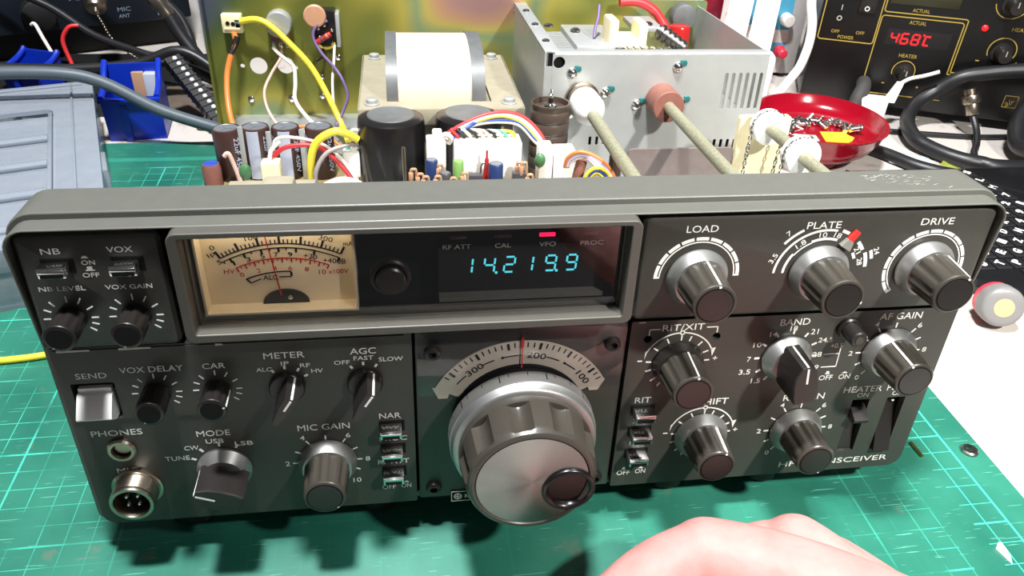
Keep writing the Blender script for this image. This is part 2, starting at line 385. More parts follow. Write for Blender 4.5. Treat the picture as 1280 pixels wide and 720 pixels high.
# lower left, with its upper tier, jack hole and send-switch well
mb = MB(); mb.plate(rrect(-162, -44.4, 0, 81.4, (5, .8, .8, .8)), [rrect(-158.6, -144.6, 51.0, 67.0, .6, 2), circ(-148.2, 37, 3.1)], -.0, 3)
mb.plate(rrect(-161, -47, 51, 80.6, .6), [rrect(-158.6, -144.6, 51.6, 67.0, .6, 2)], -.35, .0)
ll = mb.build('lower_left_panel', 'panel_paint', rig, ang=25)
mb = MB()
for a, b in ((-159.6, -149), (-140.3, -130), (-109.6, -107)):
    mb.strip([(a, 80.0), (b, 80.2), (b-.5, 80.8), (a, 80.9)], -.4, -.1)
mb.build('paint_chip', 'bare_edge', ll)
# lower right with the two rocker wells
mb = MB(); mb.plate(rrect(34.4, 162.6, 0, 81.4, (.8, 6, .8, .8)), [[(131.2, 10.6), (138.6, 10.6), (138.6, 38.2), (131.2, 38.2)], [(146.2, 10.6), (154.2, 10.6), (154.2, 38.4), (146.2, 38.4)], circ(41.2, 73.4, 1.6, 16), circ(67.4, 73.2, 1.6, 16)], 0, 3)
lr = mb.build('lower_right_panel', 'panel_paint', rig, ang=25)
mb = MB()
for a, b in ((37, 39.4), (59, 63)): mb.strip([(a, 80.7), (b, 80.7), (b, 81.2), (a, 81.2)], -.15, .0)
mb.build('paint_chip', 'bare_edge', lr)
mid = panel('dial_panel', rrect(-43.4, 33.4, -.2, 82, .6), 3, 1.4, .3)
# --- escutcheon round the meter and display
mb = MB()
mb.plate(rrect(-115.6, 30.6, 87.4, 126.8, 3), [rrect(-112.4, 27.2, 90.4, 124.9, .8)], -9.4, -3)
mb.plate(rrect(-115.6, 30.6, 86.2, 126.8, 3), [rrect(-111.6, 26.6, 90.4, 124.2, .8)], -3, 3)
for (a, b, c, d) in (((-112.4, -9.2, 88.4), (27.2, -9.2, 88.4), (27.0, -2.6, 91.2), (-112.0, -2.6, 91.2)),):
    mb.rings([[a, b, (27.2, -9.2, 87.6), (-112.4, -9.2, 87.6)], [d, c, (27.0, -2.6, 88.6), (-112, -2.6, 88.6)]])
esc = mb.build('display_surround', 'dark_frame', rig, ang=25); soften(esc, .35)
MR = (-110.6, -61.4, 92.8, 126)       # meter opening
DR = (-34.6, 22.0, 94.6, 112.2)       # display opening
mb = MB(); mb.plate(rrect(-114.5, 29.8, 88, 126, .5), [rrect(*MR, .4), rrect(*DR, .4)], -.6, .6)
win = mb.build('display_panel', 'display_dark', rig)
mb = MB(); mb.box(-112, 27, -2.7, -2.3, 90.4, 124.8); mb.build('window_pane', 'window_glass', rig)
# meter
mb = MB()
u0, u1, v0, v1 = MR
mb.box(u0, u1, 5.2, 6, v0-.6, v1); mb.box(u0, u0+.7, -.8, 5.4, v0, v1); mb.box(u1-.7, u1, -.8, 5.4, v0, v1); mb.box(u0, u1, -.8, 5.4, v0-.7, v0)
meter = mb.build('panel_meter', 'meter_cream', rig)
mc, mv, mr = -85.2, 73.4, 41.4
kk, rd = MB(), MB(); w0, w1 = 5.05, 5.25
a0, a1 = 63, 117.5
arc(kk, mc, mv, mr, mr+.35, a0, a1, w0, w1); arc(kk, mc, mv, mr-1.5, mr-1.15, a0, a1, w0, w1)
for i in range(31):
    a = a1-(a1-a0)*i/30; big = i % 5 == 0
    tick(kk, mc, mv, a, mr+.2, mr+(3.0 if big else 1.7), .75 if big else .38, w0, w1)
for k, a in enumerate((117.3, 114, 107.2, 103.5, 99, 95, 91, 87.5, 83, 74.5, 62.8)):
    tick(kk, mc, mv, a, mr-(2.9 if k in (1, 2, 4, 6, 8, 9, 10) else 2.2), mr-1.2, .7 if k in (1, 2, 4, 6, 8, 9, 10) else .4, w0, w1)
def polar(mb, s, a, r, wid, h, bold=.06):
    u = mc+r*math.cos(R(a)); v = mv+r*math.sin(R(a))
    text(mb, s, u-wid/2, u+wid/2, v-h/2, h, w0+.05, a-90, bold)
def mtext(mb, s, u, v, wid, h):
    text(mb, s, u-wid/2, u+wid/2, v-h/2, h, w0+.05, (math.degrees(math.atan2(v-mv, u-mc))-90)*.9, 0)
for s, u, v, wd_ in (('0', -106.4, 114.2, 1.6), ('100', -93.9, 117.4, 4.2), ('200', -81, 118.6, 4.2), ('300', -70.6, 116.3, 4.4), ('S', -104.8, 109.2, 1.4), ('1', -100.4, 108.6, .7), ('3', -95.7, 109.8, 1.4), ('5', -91.2, 110.8, 1.4), ('7', -86.9, 111.2, 1.4), ('9', -82.4, 111.1, 1.4), ('+20', -76.1, 110.2, 4.3)): mtext(kk, s, u, v-(.25 if v < 113 else 0), wd_, 1.7)
text(kk, 'Ip', -108.2, -105.6, 110.6, 2.0, w0+.05, 30, 0); text(kk, 'mA', -65.2, -62.2, 113.4, 1.6, w0+.05, 0, 0); text(kk, '+40dB', -72.2, -64.9, 107.0, 1.9, w0+.05, -6, 0)
rr_ = 36.3
arc(rd, mc, mv, rr_-.2, rr_+.15, 66, 114, w0, w1)
for i in range(21):
    a = 114-48*i/20; tick(rd, mc, mv, a, rr_-(1.7 if i % 2 == 0 else 1.0), rr_, .5 if i % 2 == 0 else .3, w0, w1)
for s, u, v, wd_ in (('0', -98.4, 104.4, 1.5), ('2', -93, 105.8, 1.4), ('4', -87.8, 106.4, 1.5), ('6', -82.9, 106.3, 1.4), ('8', -77.7, 105.7, 1.4)): mtext(rd, s, u, v-.5, wd_*.9, 1.6)
text(rd, 'HV', -104, -100.6, 104.4, 1.8, w0+.05, 0, 0); text(rd, '10', -73.9, -71.6, 103.0, 1.8, w0+.05, 0, 0); text(rd, 'x100V', -70.8, -64.3, 103.1, 1.7, w0+.05, 0, 0)
arc(kk, mc, mv, 31.0, 31.4, 85.5, 112.5, w0, w1); line(kk, (-97.4, 102.3), (-96.0, 100.7), .5, w0, w1); line(kk, (-96, 100.7), (-92.6, 102.1), .35, w0, w1)
line(kk, (-82.8, 104.3), (-82.8, 102.8), .7, w0, w1); line(kk, (-82.8, 102.6), (-86.8, 102.6), .35, w0, w1)
text(kk, 'ALC', -92, -87.2, 101.6, 1.8, w0+.05)
kk.build('meter_scale_print', 'print_black', meter); rd.build('meter_red_print', 'print_red', meter)
mb = MB(); mb.strip([(-85.4+7.6*math.cos(R(a)), 92.6+5.4*math.sin(R(a))) for a in range(0, 181, 10)], 4.3, 5.2); mb.build('meter_hub_cover', 'knob_black', meter)
mb = MB(); mb.ball((-84, 95.4, 0), 1, sq=(0, 0, 0)); mb.bm.clear(); mb.ball((-83.8, 3.9, 95.2), .8, 10, (1, .5, 1)); mb.build('meter_screw', 'chrome', meter)
mb = MB(); mb.rings([[(-86.9, 3.9, 96.2), (-86.4, 3.9, 96.2), (-86.4, 4.1, 96.2), (-86.9, 4.1, 96.2)], [(-89.9, 3.9, 121), (-89.6, 3.9, 121), (-89.6, 4.1, 121), (-89.9, 4.1, 121)]]); mb.build('meter_pointer', 'print_red', meter)
ml = bpy.data.lights.new('meter_lamp', 'AREA'); ml.energy = .005; ml.color = (1, .84, .58); ml.shape = 'RECTANGLE'; ml.size = .044; ml.size_y = .003
mlo = bpy.data.objects.new('meter_lamp', ml); C.objects.link(mlo); mlo.parent = meter; mlo.location = Vector((-86, .8, 123.7))*MM; mlo.rotation_euler = (R(14), 0, 0)
# button between meter and display
mb = MB(); mb.lathe([(6.6, 0), (6.6, 2.2), (6.0, 2.9), (5.2, 2.9), (4.9, 2.2), (4.9, 4.6), (4.3, 5.2), (.1, 5.3)], (-50.3, -.6, 105.4), (0, -1, 0), 36); mb.build('round_button', 'knob_black', rig)
# display: dark tube window with blue-green segments
mb = MB(); mb.box(DR[0], DR[1], 2.2, 3, DR[2]-1, DR[3]+1); disp = mb.build('frequency_display', 'display_dark', rig)
mb = MB(); mb.box(DR[0], DR[1], -1.2, 2.2, DR[2]-.5, DR[2]+1.2); mb.build('display_ledge', 'case_paint', disp)
SEG = {'1': 'bc', '2': 'abged', '4': 'fgbc', '9': 'abcdfg'}
mb = MB()
def digit(mb, ch, u, v, wd_=3.4, h=5.8, sl=.09, t=.62, w=2.0):
    P = {'a': ((0, h), (wd_, h)), 'b': ((wd_, h), (wd_, h/2)), 'c': ((wd_, h/2), (wd_, 0)), 'd': ((0, 0), (wd_, 0)), 'e': ((0, h/2), (0, 0)), 'f': ((0, h), (0, h/2)), 'g': ((0, h/2), (wd_, h/2))}
    for s in SEG[ch]:
        (x0, z0), (x1, z1) = P[s]; g = .38
        e = Vector((x1-x0, z1-z0)).normalized()*g
        x0 += e.x; z0 += e.y; x1 -= e.x; z1 -= e.y
        line(mb, (u+x0+sl*z0, v+z0), (u+x1+sl*z1, v+z1), t, w, w+.2)
for ch, u in zip('142199', (-26.9, -19.4, -12.6, -6.4, 1.5, 8.7)): digit(mb, ch, u, 103.0)
for u in (-15.1, 5.6): mb.strip(circ(u, 102.9, .5, 10), 2.0, 2.2)
mb.build('display_digits', 'vfd_glow', disp)
mb = MB()
for s, a, b in (('RF ATT', -33.2, -24), ('CAL', -16.1, -10.8), ('VFO', -1.4, 4.2), ('PROC', 12.5, 20.3)): text(mb, s, a, b, 113.9, 1.7, -.66)
mb.build('lettering', 'print_dim', win)
mb = MB(); mb.box(-1.6, 3.8, -1.1, -.5, 117.7, 119.1, .3); mb.build('vfo_lamp', 'led_red', win)
for a in (12.8, -16.4, -31.0):
    mb = MB(); mb.box(a, a+5.6, -1.0, -.5, 117.7, 119.0, .3); mb.build('indicator_lamp', 'led_off', win)

# --- knobs
def fluted(mb, o, rad, L, nf, depth, n=96, base=0., taper=.04, lip=1.3):
    hs = [(0, 1), (.02, 1), (L-lip*1.9, 1), (L-lip*1.2, .55), (L-lip*.75, .12), (L-lip*.45, 0), (L-lip*.15, -1), (L, -2)]
    rr = []
    for h, fl in hs:
        row = []
        for i in range(n):
            a = 2*pi*i/n; r = rad*(1-taper*h/L)
            if fl > 0:
                c = math.cos(nf*a); r -= depth*fl*max(0, c+.35)/1.35
            if fl == -1: r -= lip*.22
            if fl == -2: r -= lip*.8
            row.append((o[0]+r*math.cos(a), o[1]-base-h, o[2]+r*math.sin(a)))
        rr.append(row)
    mb.rings(rr)
def pointer(o, rad, w0, w1, ang, parent, taper=.04, wid=.75, inn=.5, foot=.0):
    mb = MB(); c, s_ = math.cos(R(ang)), math.sin(R(ang)); r1 = rad*(1-taper)
    t = Vector((-s_, 0, c))*wid/2; d = Vector((c, 0, s_)); oo = Vector(o)
    def q(r, w): return oo + d*r + Vector((0, -w, 0))
    prof = [q(rad+.14, w0), q(r1+.16, w1-.9), q(r1-.5, w1+.06), q(r1*inn, w1+.06)]
    low = [q(rad-.6, w0), q(r1-.6, w1-1.2), q(r1-.9, w1-.3), q(r1*inn, w1-.3)]
    mb.rings([[p-t, p+t, l+t, l-t] for p, l in zip(prof, low)])
    return mb.build('pointer_line', 'print_white', parent)
def big_knob(u, v, w, ang, skirt='satin_metal', L=16.6, R0=8.5, RS=10.9, body='knob_grey', name='control_knob'):
    mb = MB(); fluted(mb, (u, w, v), R0, L, 10, .7, base=2.2, taper=.12)
    k = mb.build(name, body, rig, loc=(u, w, v), ang=28)
    mb = MB(); mb.lathe([(RS-.5, 0), (RS, .5), (RS, 1.4), (R0+.5, 5.0), (R0-1, 5.1)], (0, 0, 0), (0, -1, 0), 48)
    s_ = mb.build('skirt', skirt, k)
    mb = MB(); r1 = R0*.88; mb.lathe([(r1-1.5, 0), (r1-1.5, .25), (.1, .3)], (0, -L-2.2, 0), (0, -1, 0), 36); pass
    mb.build('cap_disc', 'knob_black', k)
    mb = MB(); mb.lathe([(r1-1.0, -.1), (r1-1.0, .1), (r1-1.5, .1), (r1-1.5, -.1)], (0, -L-2.2, 0), (0, -1, 0), 36, False, False); mb.build('cap_groove', 'black_gap', k)
    pointer((0, -2.2, 0), R0, 2.4, L, ang, k, .12)
    return k
def small_knob(u, v, w, ang, L=11, R0=4.7):
    mb = MB(); fluted(mb, (u, w, v), R0, L, 8, .45, n=64, base=.6, taper=-.02, lip=.9)
    k = mb.build('trimmer_knob', 'knob_black', rig, loc=(u, w, v), ang=28)
    mb = MB(); mb.lathe([(R0-1.0, 0), (R0-1.0, .2), (.1, .25)], (0, -L-.6, 0), (0, -1, 0), 28); mb.build('cap_disc', 'black_gap', k)
    pointer((0, -.6, 0), R0, 1.5, L, ang, k, -.02, .55, .55)
    return k
def bar_knob(u, v, w, ang, prof, w0, w1, disc=None, metal=False, name='selector_knob', tw=.10):
    mb = MB(); c, s_ = math.cos(R(ang)), math.sin(R(ang))
    def T(a, b): return (u+a*c-b*s_, v+a*s_+b*c)
    p = [T(a, b) for a, b in prof]; q = [T(a*(1-.02), b*(1-tw)) for a, b in prof]; q2 = [T(a*.95, b*(1-tw)*.9) for a, b in prof]
    h = w1-w0
    mb.rings([[(x, w-w0, z) for x, z in p], [(x, w-w0-h*.3, z) for x, z in p], [(x, w-w1+.5, z) for x, z in q], [(x, w-w1, z) for x, z in q2]])
    if disc and not metal: mb.lathe([(disc-.3, 0), (disc, .4), (disc, w0-.3), (disc-.5, w0+.3), (.1, w0+.3)], (u, w, v), (0, -1, 0), 40)
    k = mb.build(name, 'knob_black', rig, loc=(u, w, v), ang=28)
    if metal:
        mb = MB(); mb.lathe([(disc-.4, 0), (disc, .5), (disc, 1.4), (disc-2.6, w0+.9), (.1, w0+.9)], (0, 0, 0), (0, -1, 0), 48); mb.build('skirt', 'satin_metal', k)
    mb = MB(); a0_ = max(a for a, b in prof); d = Vector((c, 0, s_)); t = Vector((-s_, 0, c))*.38
    pr = [(a0_+.06, w0+.4), (a0_+.04, w1-.6), (a0_*.9, w1+.05), (a0_*.1, w1+.05)]
    mb.rings([[d*a-t+Vector((0, -h_, 0)), d*a+t+Vector((0, -h_, 0)), d*(a-.4)+t+Vector((0, -h_+.5, 0)), d*(a-.4)-t+Vector((0, -h_+.5, 0))] for a, h_ in pr])
    mb.build('pointer_line', 'print_white', k)
    return k
big_knob(53.9, 101.4, -3, 84); big_knob(98.6, 101.2, -3, -12); big_knob(138.9, 101.4, -3, 58)
big_knob(69, 25.4, 0, 64); big_knob(109.4, 24.8, 0, -68); big_knob(139, 62, 0, 112); big_knob(-77.3, 24.4, 0, -50)
big_knob(54, 62, 0, 82, skirt='knob_black', RS=9.8)
small_knob(-150.4, 95.0, -3, -125); small_knob(-130.9, 95.0, -3, -108); small_knob(-131.6, 61.6, -.35, -118); small_knob(-111.6, 61.6, -.35, 12)
NP = [(6.1, -2.5), (6.1, 2.5), (1, 2.6), (-6.6, 1.0), (-6.6, -1.0), (1, -2.6)]
bar_knob(-88.0, 61.8, -.35, 57, NP, 2.6, 15, 6.2); bar_knob(-61.2, 61.8, -.35, 57, NP, 2.6, 15, 6.2)
WP = [(8.4, -2.5), (8.4, 2.5), (4.5, 4.6), (0, 5.4), (-5.5, 5.2), (-8.4, 4.4), (-8.4, -4.4), (-5.5, -5.2), (0, -5.4), (4.5, -4.6)]
bar_knob(97.0, 62.0, 0, 97, WP, 4.2, 18, 9.9, True); bar_knob(-114.6, 24.6, 0, 157, WP, 4.2, 17, 9.9, True)
# --- main tuning dial
DU, DV = -5.0, 39.3
mb = MB()
rr = []; n = 180; nf = 10
for h, rad, fl in ((15.6, 23.9, 0), (16.2, 24.4, 0), (19.0, 24.4, 0), (19.1, 24.4, .85), (20.0, 24.3, 1), (29.6, 23.3, 1), (30.6, 23.1, .85), (31.3, 22.9, .35), (31.8, 22.6, 0), (32.9, 22.0, 0), (33.4, 21.0, 0), (33.4, 20.2, 0), (32.6, 19.5, 0)):
    row = []
    for i in range(n):
        a = 2*pi*i/n; c = math.cos(nf*(a-R(100)))
        r = rad - 2.5*fl*(max(0, c+.05)/1.05)**.7
        row.append((DU+r*math.cos(a), -h, DV+r*math.sin(a)))
    rr.append(row)
mb.rings(rr, True, False)
dial = mb.build('tuning_knob', 'knob_grey', rig, loc=(DU, 0, DV), ang=24)
mb = MB()
for i in range(144):
    pass
rows = []
for h, rad, kn in ((5.6, 24, 0), (5.6, 26.9, 0), (6.2, 27.4, 0), (11.6, 27.2, 0), (11.8, 26.9, 0), (11.9, 26.9, 1), (15.0, 26.5, 1), (15.3, 26.2, 0), (15.8, 25.2, 0), (15.8, 22, 0)):
    rows.append([(math.cos(2*pi*i/360)*(rad-(.28 if kn and i % 2 else 0)), -h, math.sin(2*pi*i/360)*(rad-(.28 if kn and i % 2 else 0))) for i in range(360)])
mb.rings(rows); mb.build('scale_ring', 'satin_metal', dial, ang=50)
mb = MB()
for i in range(50):
    a = 2*pi*i/50 + .03; big = i % 5 == 0; c, s_ = math.cos(a), math.sin(a)
    if i % 5 == 0 or i % 5 in (2, 4):
        r = 27.45; t = Vector((-s_, 0, c))*(.22 if big else .14); d = Vector((c, 0, s_))
        h1 = 10.0 if big else 8.4
        mb.rings([[d*(r-.3)+t+Vector((0, -6.6, 0)), d*(r-.3)-t+Vector((0, -6.6, 0)), d*r-t+Vector((0, -6.6, 0)), d*r+t+Vector((0, -6.6, 0))], [d*(r-.4)+t+Vector((0, -h1, 0)), d*(r-.4)-t+Vector((0, -h1, 0)), d*(r-.12)-t+Vector((0, -h1, 0)), d*(r-.12)+t+Vector((0, -h1, 0))]])
mb.build('ring_marks', 'print_black', dial)
PU, PV = 12.9, -4.4
mb = MB(); mb.plate(circ(0, 0, 19.6, 96), [circ(PU, PV, 8.7, 48)], -33.1, -32.4)
# trim: the pocket breaks the rim, so only keep the disc where it is inside its own radius
mb.build('brushed_disc', 'brushed_face', dial, ang=20) if (PU**2+PV**2)**.5+8.7 < 19.6 else None
if (PU**2+PV**2)**.5+8.7 >= 19.6:
    n = 120; outer = []
    a_c = math.atan2(PV, PU); D = math.hypot(PU, PV); q = 8.6
    half = math.acos((19.6**2+D*D-q*q)/(2*19.6*D)); hb = math.acos((q*q+D*D-19.6**2)/(2*q*D))
    pts = [(19.6*math.cos(a_c+half+(2*pi-2*half)*i/n), 19.6*math.sin(a_c+half+(2*pi-2*half)*i/n)) for i in range(n+1)]
    pts += [(PU+q*math.cos(a_c+pi+hb-2*hb*i/40), PV+q*math.sin(a_c+pi+hb-2*hb*i/40)) for i in range(1, 40)][::1]
    mb.bm.clear() if False else None
    mb = MB(); mb.plate(pts, [], -33.1, -32.4); mb.build('brushed_disc', 'brushed_face', dial, ang=20)
mb = MB(); mb.lathe([(9.5, -.8), (9.5, .7), (9.2, 1.2), (8.6, 1.5), (7.9, 1.3), (7.3, .5), (6.6, -2.2), (4.4, -4.4), (2, -5.2), (.1, -5.4)], (PU, -33.0, PV), (0, -1, 0), 48); mb.build('finger_dimple', 'gloss_black', dial, ang=60)
# dial scale behind clear acrylic
mb = MB()
for i in range(48):
    mb.strip(sector(DU, DV, 25.4, 35.6, 27+126*i/48, 27+126*(i+1)/48, 1), .7, 1.3)
mb.strip([(-37.5, 55.6), (-30.5, 55.6), (-32, 50.6), (-35.4, 50.6)], .8, 1.3); mb.strip([(19.2, 55.6), (27, 55.6), (24.6, 50.6), (21.4, 50.6)], .8, 1.3)
sc_ = mb.build('dial_scale', 'dial_cream', rig)
mb = MB()
for i in range(-16, 17):
    a = 78.5 + i*4.02
    if 28 < a < 152:
        big = i % 5 == 0; tick(mb, DU, DV, a, 32.2 if big else 33.0, 35.0, .95 if big else .45, .58, .72)
def dnum(s, a, r, wd_):
    u = DU+r*math.cos(R(a)); v = DV+r*math.sin(R(a)); text(mb, s, u-wd_/2, u+wd_/2, v-1.3, 2.6, .62, a-90, .1)
dnum('300', 125.5, 29.4, 7.2); dnum('200', 79.5, 29.4, 7.2); dnum('100', 37.5, 29.4, 6.6)
for a, b in ((110, 119), (103.6, 90), (72, 62), (56.6, 47), (143, 133.5)):
    n = 8; arc(mb, DU, DV, 29.25, 29.7, min(a, b), max(a, b), .58, .72, 6)
for a in (103.8, 57.2): mb.strip(circ(DU+29.5*math.cos(R(a)), DV+29.5*math.sin(R(a)), .55, 8), .58, .72)
mb.build('dial_print', 'print_black', sc_)
mb = MB(); mb.lathe([(25.6, 0), (25.6, 1.1), (24.9, 1.4), (24.4, 1.4), (24.2, 8)], (DU, 1.3, DV), (0, -1, 0), 60); mb.build('dial_bezel', 'black_gap', rig)
mb = MB(); mb.box(-42.8, 32.8, -1.0, -.2, 53.6, 81.6, .15); acr = mb.build('dial_window', 'clear_acrylic', rig)
mb = MB(); mb.box(-5.25, -4.85, -.2, -.05, 62.5, 78.5); mb.box(-5.5, -4.6, -.2, -.05, 72.6, 76.8); mb.build('red_cursor', 'print_red', acr)
for u, v, w in ((-37.4, 73.2, -1), (27.7, 73.2, -1), (27.8, 4.4, 1.4), (-37.8, 5.2, 1.4)):
    mb = MB(); mb.lathe([(3.1, 0), (3.1, .4), (2.7, 1.4), (1.9, 1.9), (1.5, 1.9)] + [(1.45, .3), (.1, .2)], (u, w, v), (0, -1, 0), 24, rf=None); s_ = mb.build('hex_screw', 'knob_black', rig)
# maker's badge, half hidden behind the tuning knob
mb = MB(); mb.box(-31.2, -8, .9, 1.45, -3.2, 2.6, .15); bd = mb.build('maker_badge', 'black_gap', rig)
mb = MB()
for z in (-2.9, 2.2): mb.box(-30.9, -8.3, .75, .95, z, z+.28)
for x in (-30.9, -8.6): mb.box(x, x+.28, .75, .95, -2.9, 2.4)
arc(mb, -28.2, -.3, 1.2, 1.6, 0, 360, .75, .95, 20); line(mb, (-28.2, -1.5), (-28.2, .9), .4, .75, .95); line(mb, (-29.2, -.3), (-27.2, -.3), .4, .75, .95)
text(mb, 'KENWOOD', -25.4, -9.4, -1.4, 2.2, .85); mb.build('lettering', 'print_white', bd)

# --- push buttons
def push(u0, u1, vt, w, out_, h=3.6):
    mb = MB(); mb.box(u0-.6, u1+.9, w-.15, w+1, vt-h-1.6, vt+.7); mb.bm.free(); mb = MB()
    mb.box(u0, u1, w-out_, w+1, vt-h, vt, .35); mb.box(u0+.3, u1-.3, w-out_-.25, w-out_+.3, vt-h*.50, vt-h*.18, .1)
    b = mb.build('push_button', 'chrome', rig)
    mb = MB(); mb.plate(rrect(u0-.5, u1+1.1, vt-h-.9, vt+.6, .3, 2), [], w-.12, w+.1); mb.build('button_well', 'black_gap', b)
    mb = MB(); mb.box(u0+.8, u1-.8, w-out_-.3, w-out_-.1, vt-h*.9, vt-h*.58); mb.build('dark_slot', 'black_gap', b)
push(-154.0, -146.0, 116.0, -3, 5.2); push(-133.8, -125.8, 116.0, -3, 5.2)
for v in (42, 31.2, 19.6): push(39.0, 47.0, v, 0, 6.2)
for v in (41.7, 30.5, 18.9): push(-57.0, -49.2, v, 0, 5.8)
# band +0.5 push button
mb = MB(); mb.lathe([(4.6, 0), (4.6, 1.4), (4.0, 1.9), (3.4, 1.9), (3.3, 8.4), (2.9, 8.9), (.1, 9)], (119.0, 0, 74.4), (0, -1, 0), 28); k = mb.build('round_button', 'knob_black', rig)
mb = MB(); mb.lathe([(1.6, 0), (1.6, .2), (.1, .2)], (119.0, -9, 74.4), (0, -1, 0), 18); mb.build('cap_disc', 'knob_grey', k)
# send rocker, heater and power rockers
mb = MB(); mb.plate([(-.2, 51.4), (-.2, 66.6), (7, 66.6), (7, 51.4)], [], 0, 1); mb.bm.free(); mb = MB()
mb.box(-158.4, -144.8, 2.9, 3.4, 51, 67); sw = mb.build('send_well', 'black_gap', rig)
mb = MB(); mb.rings([[(u, w_, v_) for w_, v_ in ((2.8, 52.2), (-1.5, 52.2), (-5.4, 54.9), (-5.8, 55.5), (-5.6, 56.1), (-.9, 61.6), (-.4, 62.0), (2.8, 62.2))] for u in (-157.6, -146.2)]); mb.box(-157.2, -146.6, .8, 2.8, 61, 64)
mb.build('send_rocker', 'switch_white', rig)
def rocker(u0, u1, v0, v1, up):
    mb = MB(); mb.box(u0-.6, u1+.6, 8.6, 9.2, v0-1, v1+1); mb.box(u0-.8, u0, 3, 9, v0-1, v1+1); mb.box(u1, u1+.8, 3, 9, v0-1, v1+1); mb.box(u0, u1, 3, 9, v1, v1+.8); mb.box(u0, u1, 3, 9, v0-.8, v0)
    wl = mb.build('rocker_well', 'black_gap', rig)
    mb = MB(); vm = (v0+v1)/2+1
    if up: pr = [(v0+.4, 1.2), (vm+2.6, 4.2), (vm+3.6, .4), (vm+3.2, -3.4), (vm+5.4, -4.6), (v1-3.5, 1.6), (v1-1.5, 7.5), (v0+.4, 7.5)]
    else: pr = [(v0+.4, -2.2), (vm-2, 1.6), (v1-.5, 5.2), (v1-.5, 8), (v0+.4, 8)]
    mb.rings([[(u, w, v) for v, w in pr] for u in (u0+.5, u1-.5)])
    r2 = mb.build('rocker_switch', 'knob_black', rig, ang=20)
    mb = MB(); mb.lathe([(.65, 0), (.5, .3), (.05, .4)], ((u0+u1)/2+1.4, 3.2 if not up else -.2, v1-4.2 if not up else vm+3.4), (0, -1, .4), 12); mb.build('marker_dot', 'print_white', r2)
rocker(131.2, 138.6, 10.6, 38.2, True); rocker(146.2, 154.2, 10.6, 38.4, False)
# phone jack and microphone socket
mb = MB(); mb.lathe([(5.0, 0), (5.0, 1.2), (4.4, 1.9), (3.4, 1.9), (3.1, 1.2), (3.1, -2)], (-148.2, 0, 37.0), (0, -1, 0), 32, True, False); mb.build('phones_jack', 'worn_nickel', rig); mb = MB(); mb.lathe([(3.09, -3), (3.09, .7), (2.7, .7), (2.7, -2.6), (.1, -2.6)], (-148.2, 0, 37.0), (0, -1, 0), 24); mb.build('jack_bore', 'black_gap', rig)
mb = MB(); mb.lathe([(9.0, 0), (9.0, 1.0), (8.4, 1.5), (7.7, 1.5)] + [(7.7+.12*(i % 2), 1.7+i*.32) for i in range(20)] + [(7.7, 8.6), (7.5, 9.2), (6.4, 9.2), (6.2, 8.6), (6.2, 3), (.1, 3)], (-146.6, 0, 18.2), (0, -1, 0), 44); mic = mb.build('microphone_socket', 'worn_nickel', rig)
mb = MB(); mb.lathe([(6.1, 0), (6.1, 1), (.1, 1)], (-146.6, -2.6, 18.2), (0, -1, 0), 24); mb.build('socket_insert', 'black_gap', mic)
for a in (45, 135, 225, 315):
    mb = MB(); x, z = -146.6+2.7*math.cos(R(a)), 18.2+2.7*math.sin(R(a)); mb.lathe([(.75, 0), (.75, 3.6), (.4, 4.1), (.05, 4.2)], (x, -3.4, z), (0, -1, 0), 12); mb.build('contact_pin', 'chrome', mic)

# --- printing on the panels
def knob_ticks(mb, u, v, w, r0, r1, angs, wd_=.55):
    for a in angs: tick(mb, u, v, a, r0, r1, wd_, w-.12, w+.05)
FIVE = [-30, 0, 30, 60, 90, 120, 150, 180, 210]
def T(mb, w, *rows):
    for s, a, b, base, h in rows: text(mb, s, a, b, base, h, w-.1)
w = -3; mb = MB()
T(mb, w, ('NB', -153.5, -147.9, 118.1, 2.0), ('VOX', -134.8, -127.3, 118.1, 2.0), ('NB LEVEL', -157.3, -143.7, 105.2, 1.6), ('VOX GAIN', -138, -124.1, 105.1, 1.6), ('ON', -142.9, -139.0, 114.1, 1.6), ('OFF', -143.5, -138.7, 109.7, 1.6))
mb.box(-142.6, -140.6, w-.12, w, 116.4, 116.7); mb.box(-142.2, -141, w-.12, w, 116.7, 117.2)
mb.box(-142.2, -139.6, w-.12, w, 112, 112.3); mb.box(-141.7, -140.2, w-.12, w, 112.3, 113.4)
for u, v in ((-150.4, 95.0), (-130.9, 95.0)): knob_ticks(mb, u, v, w, 6.0, 8.2, [-38, -19, 0, 30, 60, 90, 130, 155, 180], .42)
mb.build('lettering', 'print_white', ul)
mb = MB()
T(mb, w, ('LOAD', 47.7, 58.8, 118.5, 2.6), ('PLATE', 90.3, 102.7, 118.5, 2.6), ('DRIVE', 132.3, 144.7, 118.6, 2.6))
for u, v, a0, a1 in ((53.9, 101.4, 0, 180), (138.9, 101.4, -5, 222)):
    arc(mb, u, v, 13.2, 13.6, a0, a1, w-.12, w+.05, 28)
    n = 9 if a1 < 200 else 11
    for i in range(n):
        s_ = (a1-a0)/n; arc(mb, u, v, 14.1, 15.3, a0+i*s_+1.4, a0+(i+1)*s_-1.4, w-.12, w+.05, 4)
    for a in ((a0, a1) if a1 < 200 else (a1,)): tick(mb, u, v, a, 13.2, 15.3, .5, w-.12, w+.05)
u, v = 98.6, 101.2
arc(mb, u, v, 16.2, 17.0, 78, 179, w-.12, w+.05, 24); arc(mb, u, v, 18.6, 19.5, 118, 142, w-.12, w+.05, 6)
arc(mb, u, v, 12.8, 13.7, 72, 113, w-.12, w+.05, 12); arc(mb, u, v, 12.8, 13.7, 145, 179, w-.12, w+.05, 8); arc(mb, u, v, 12.6, 13.0, 113, 146, w-.12, w+.05, 8)
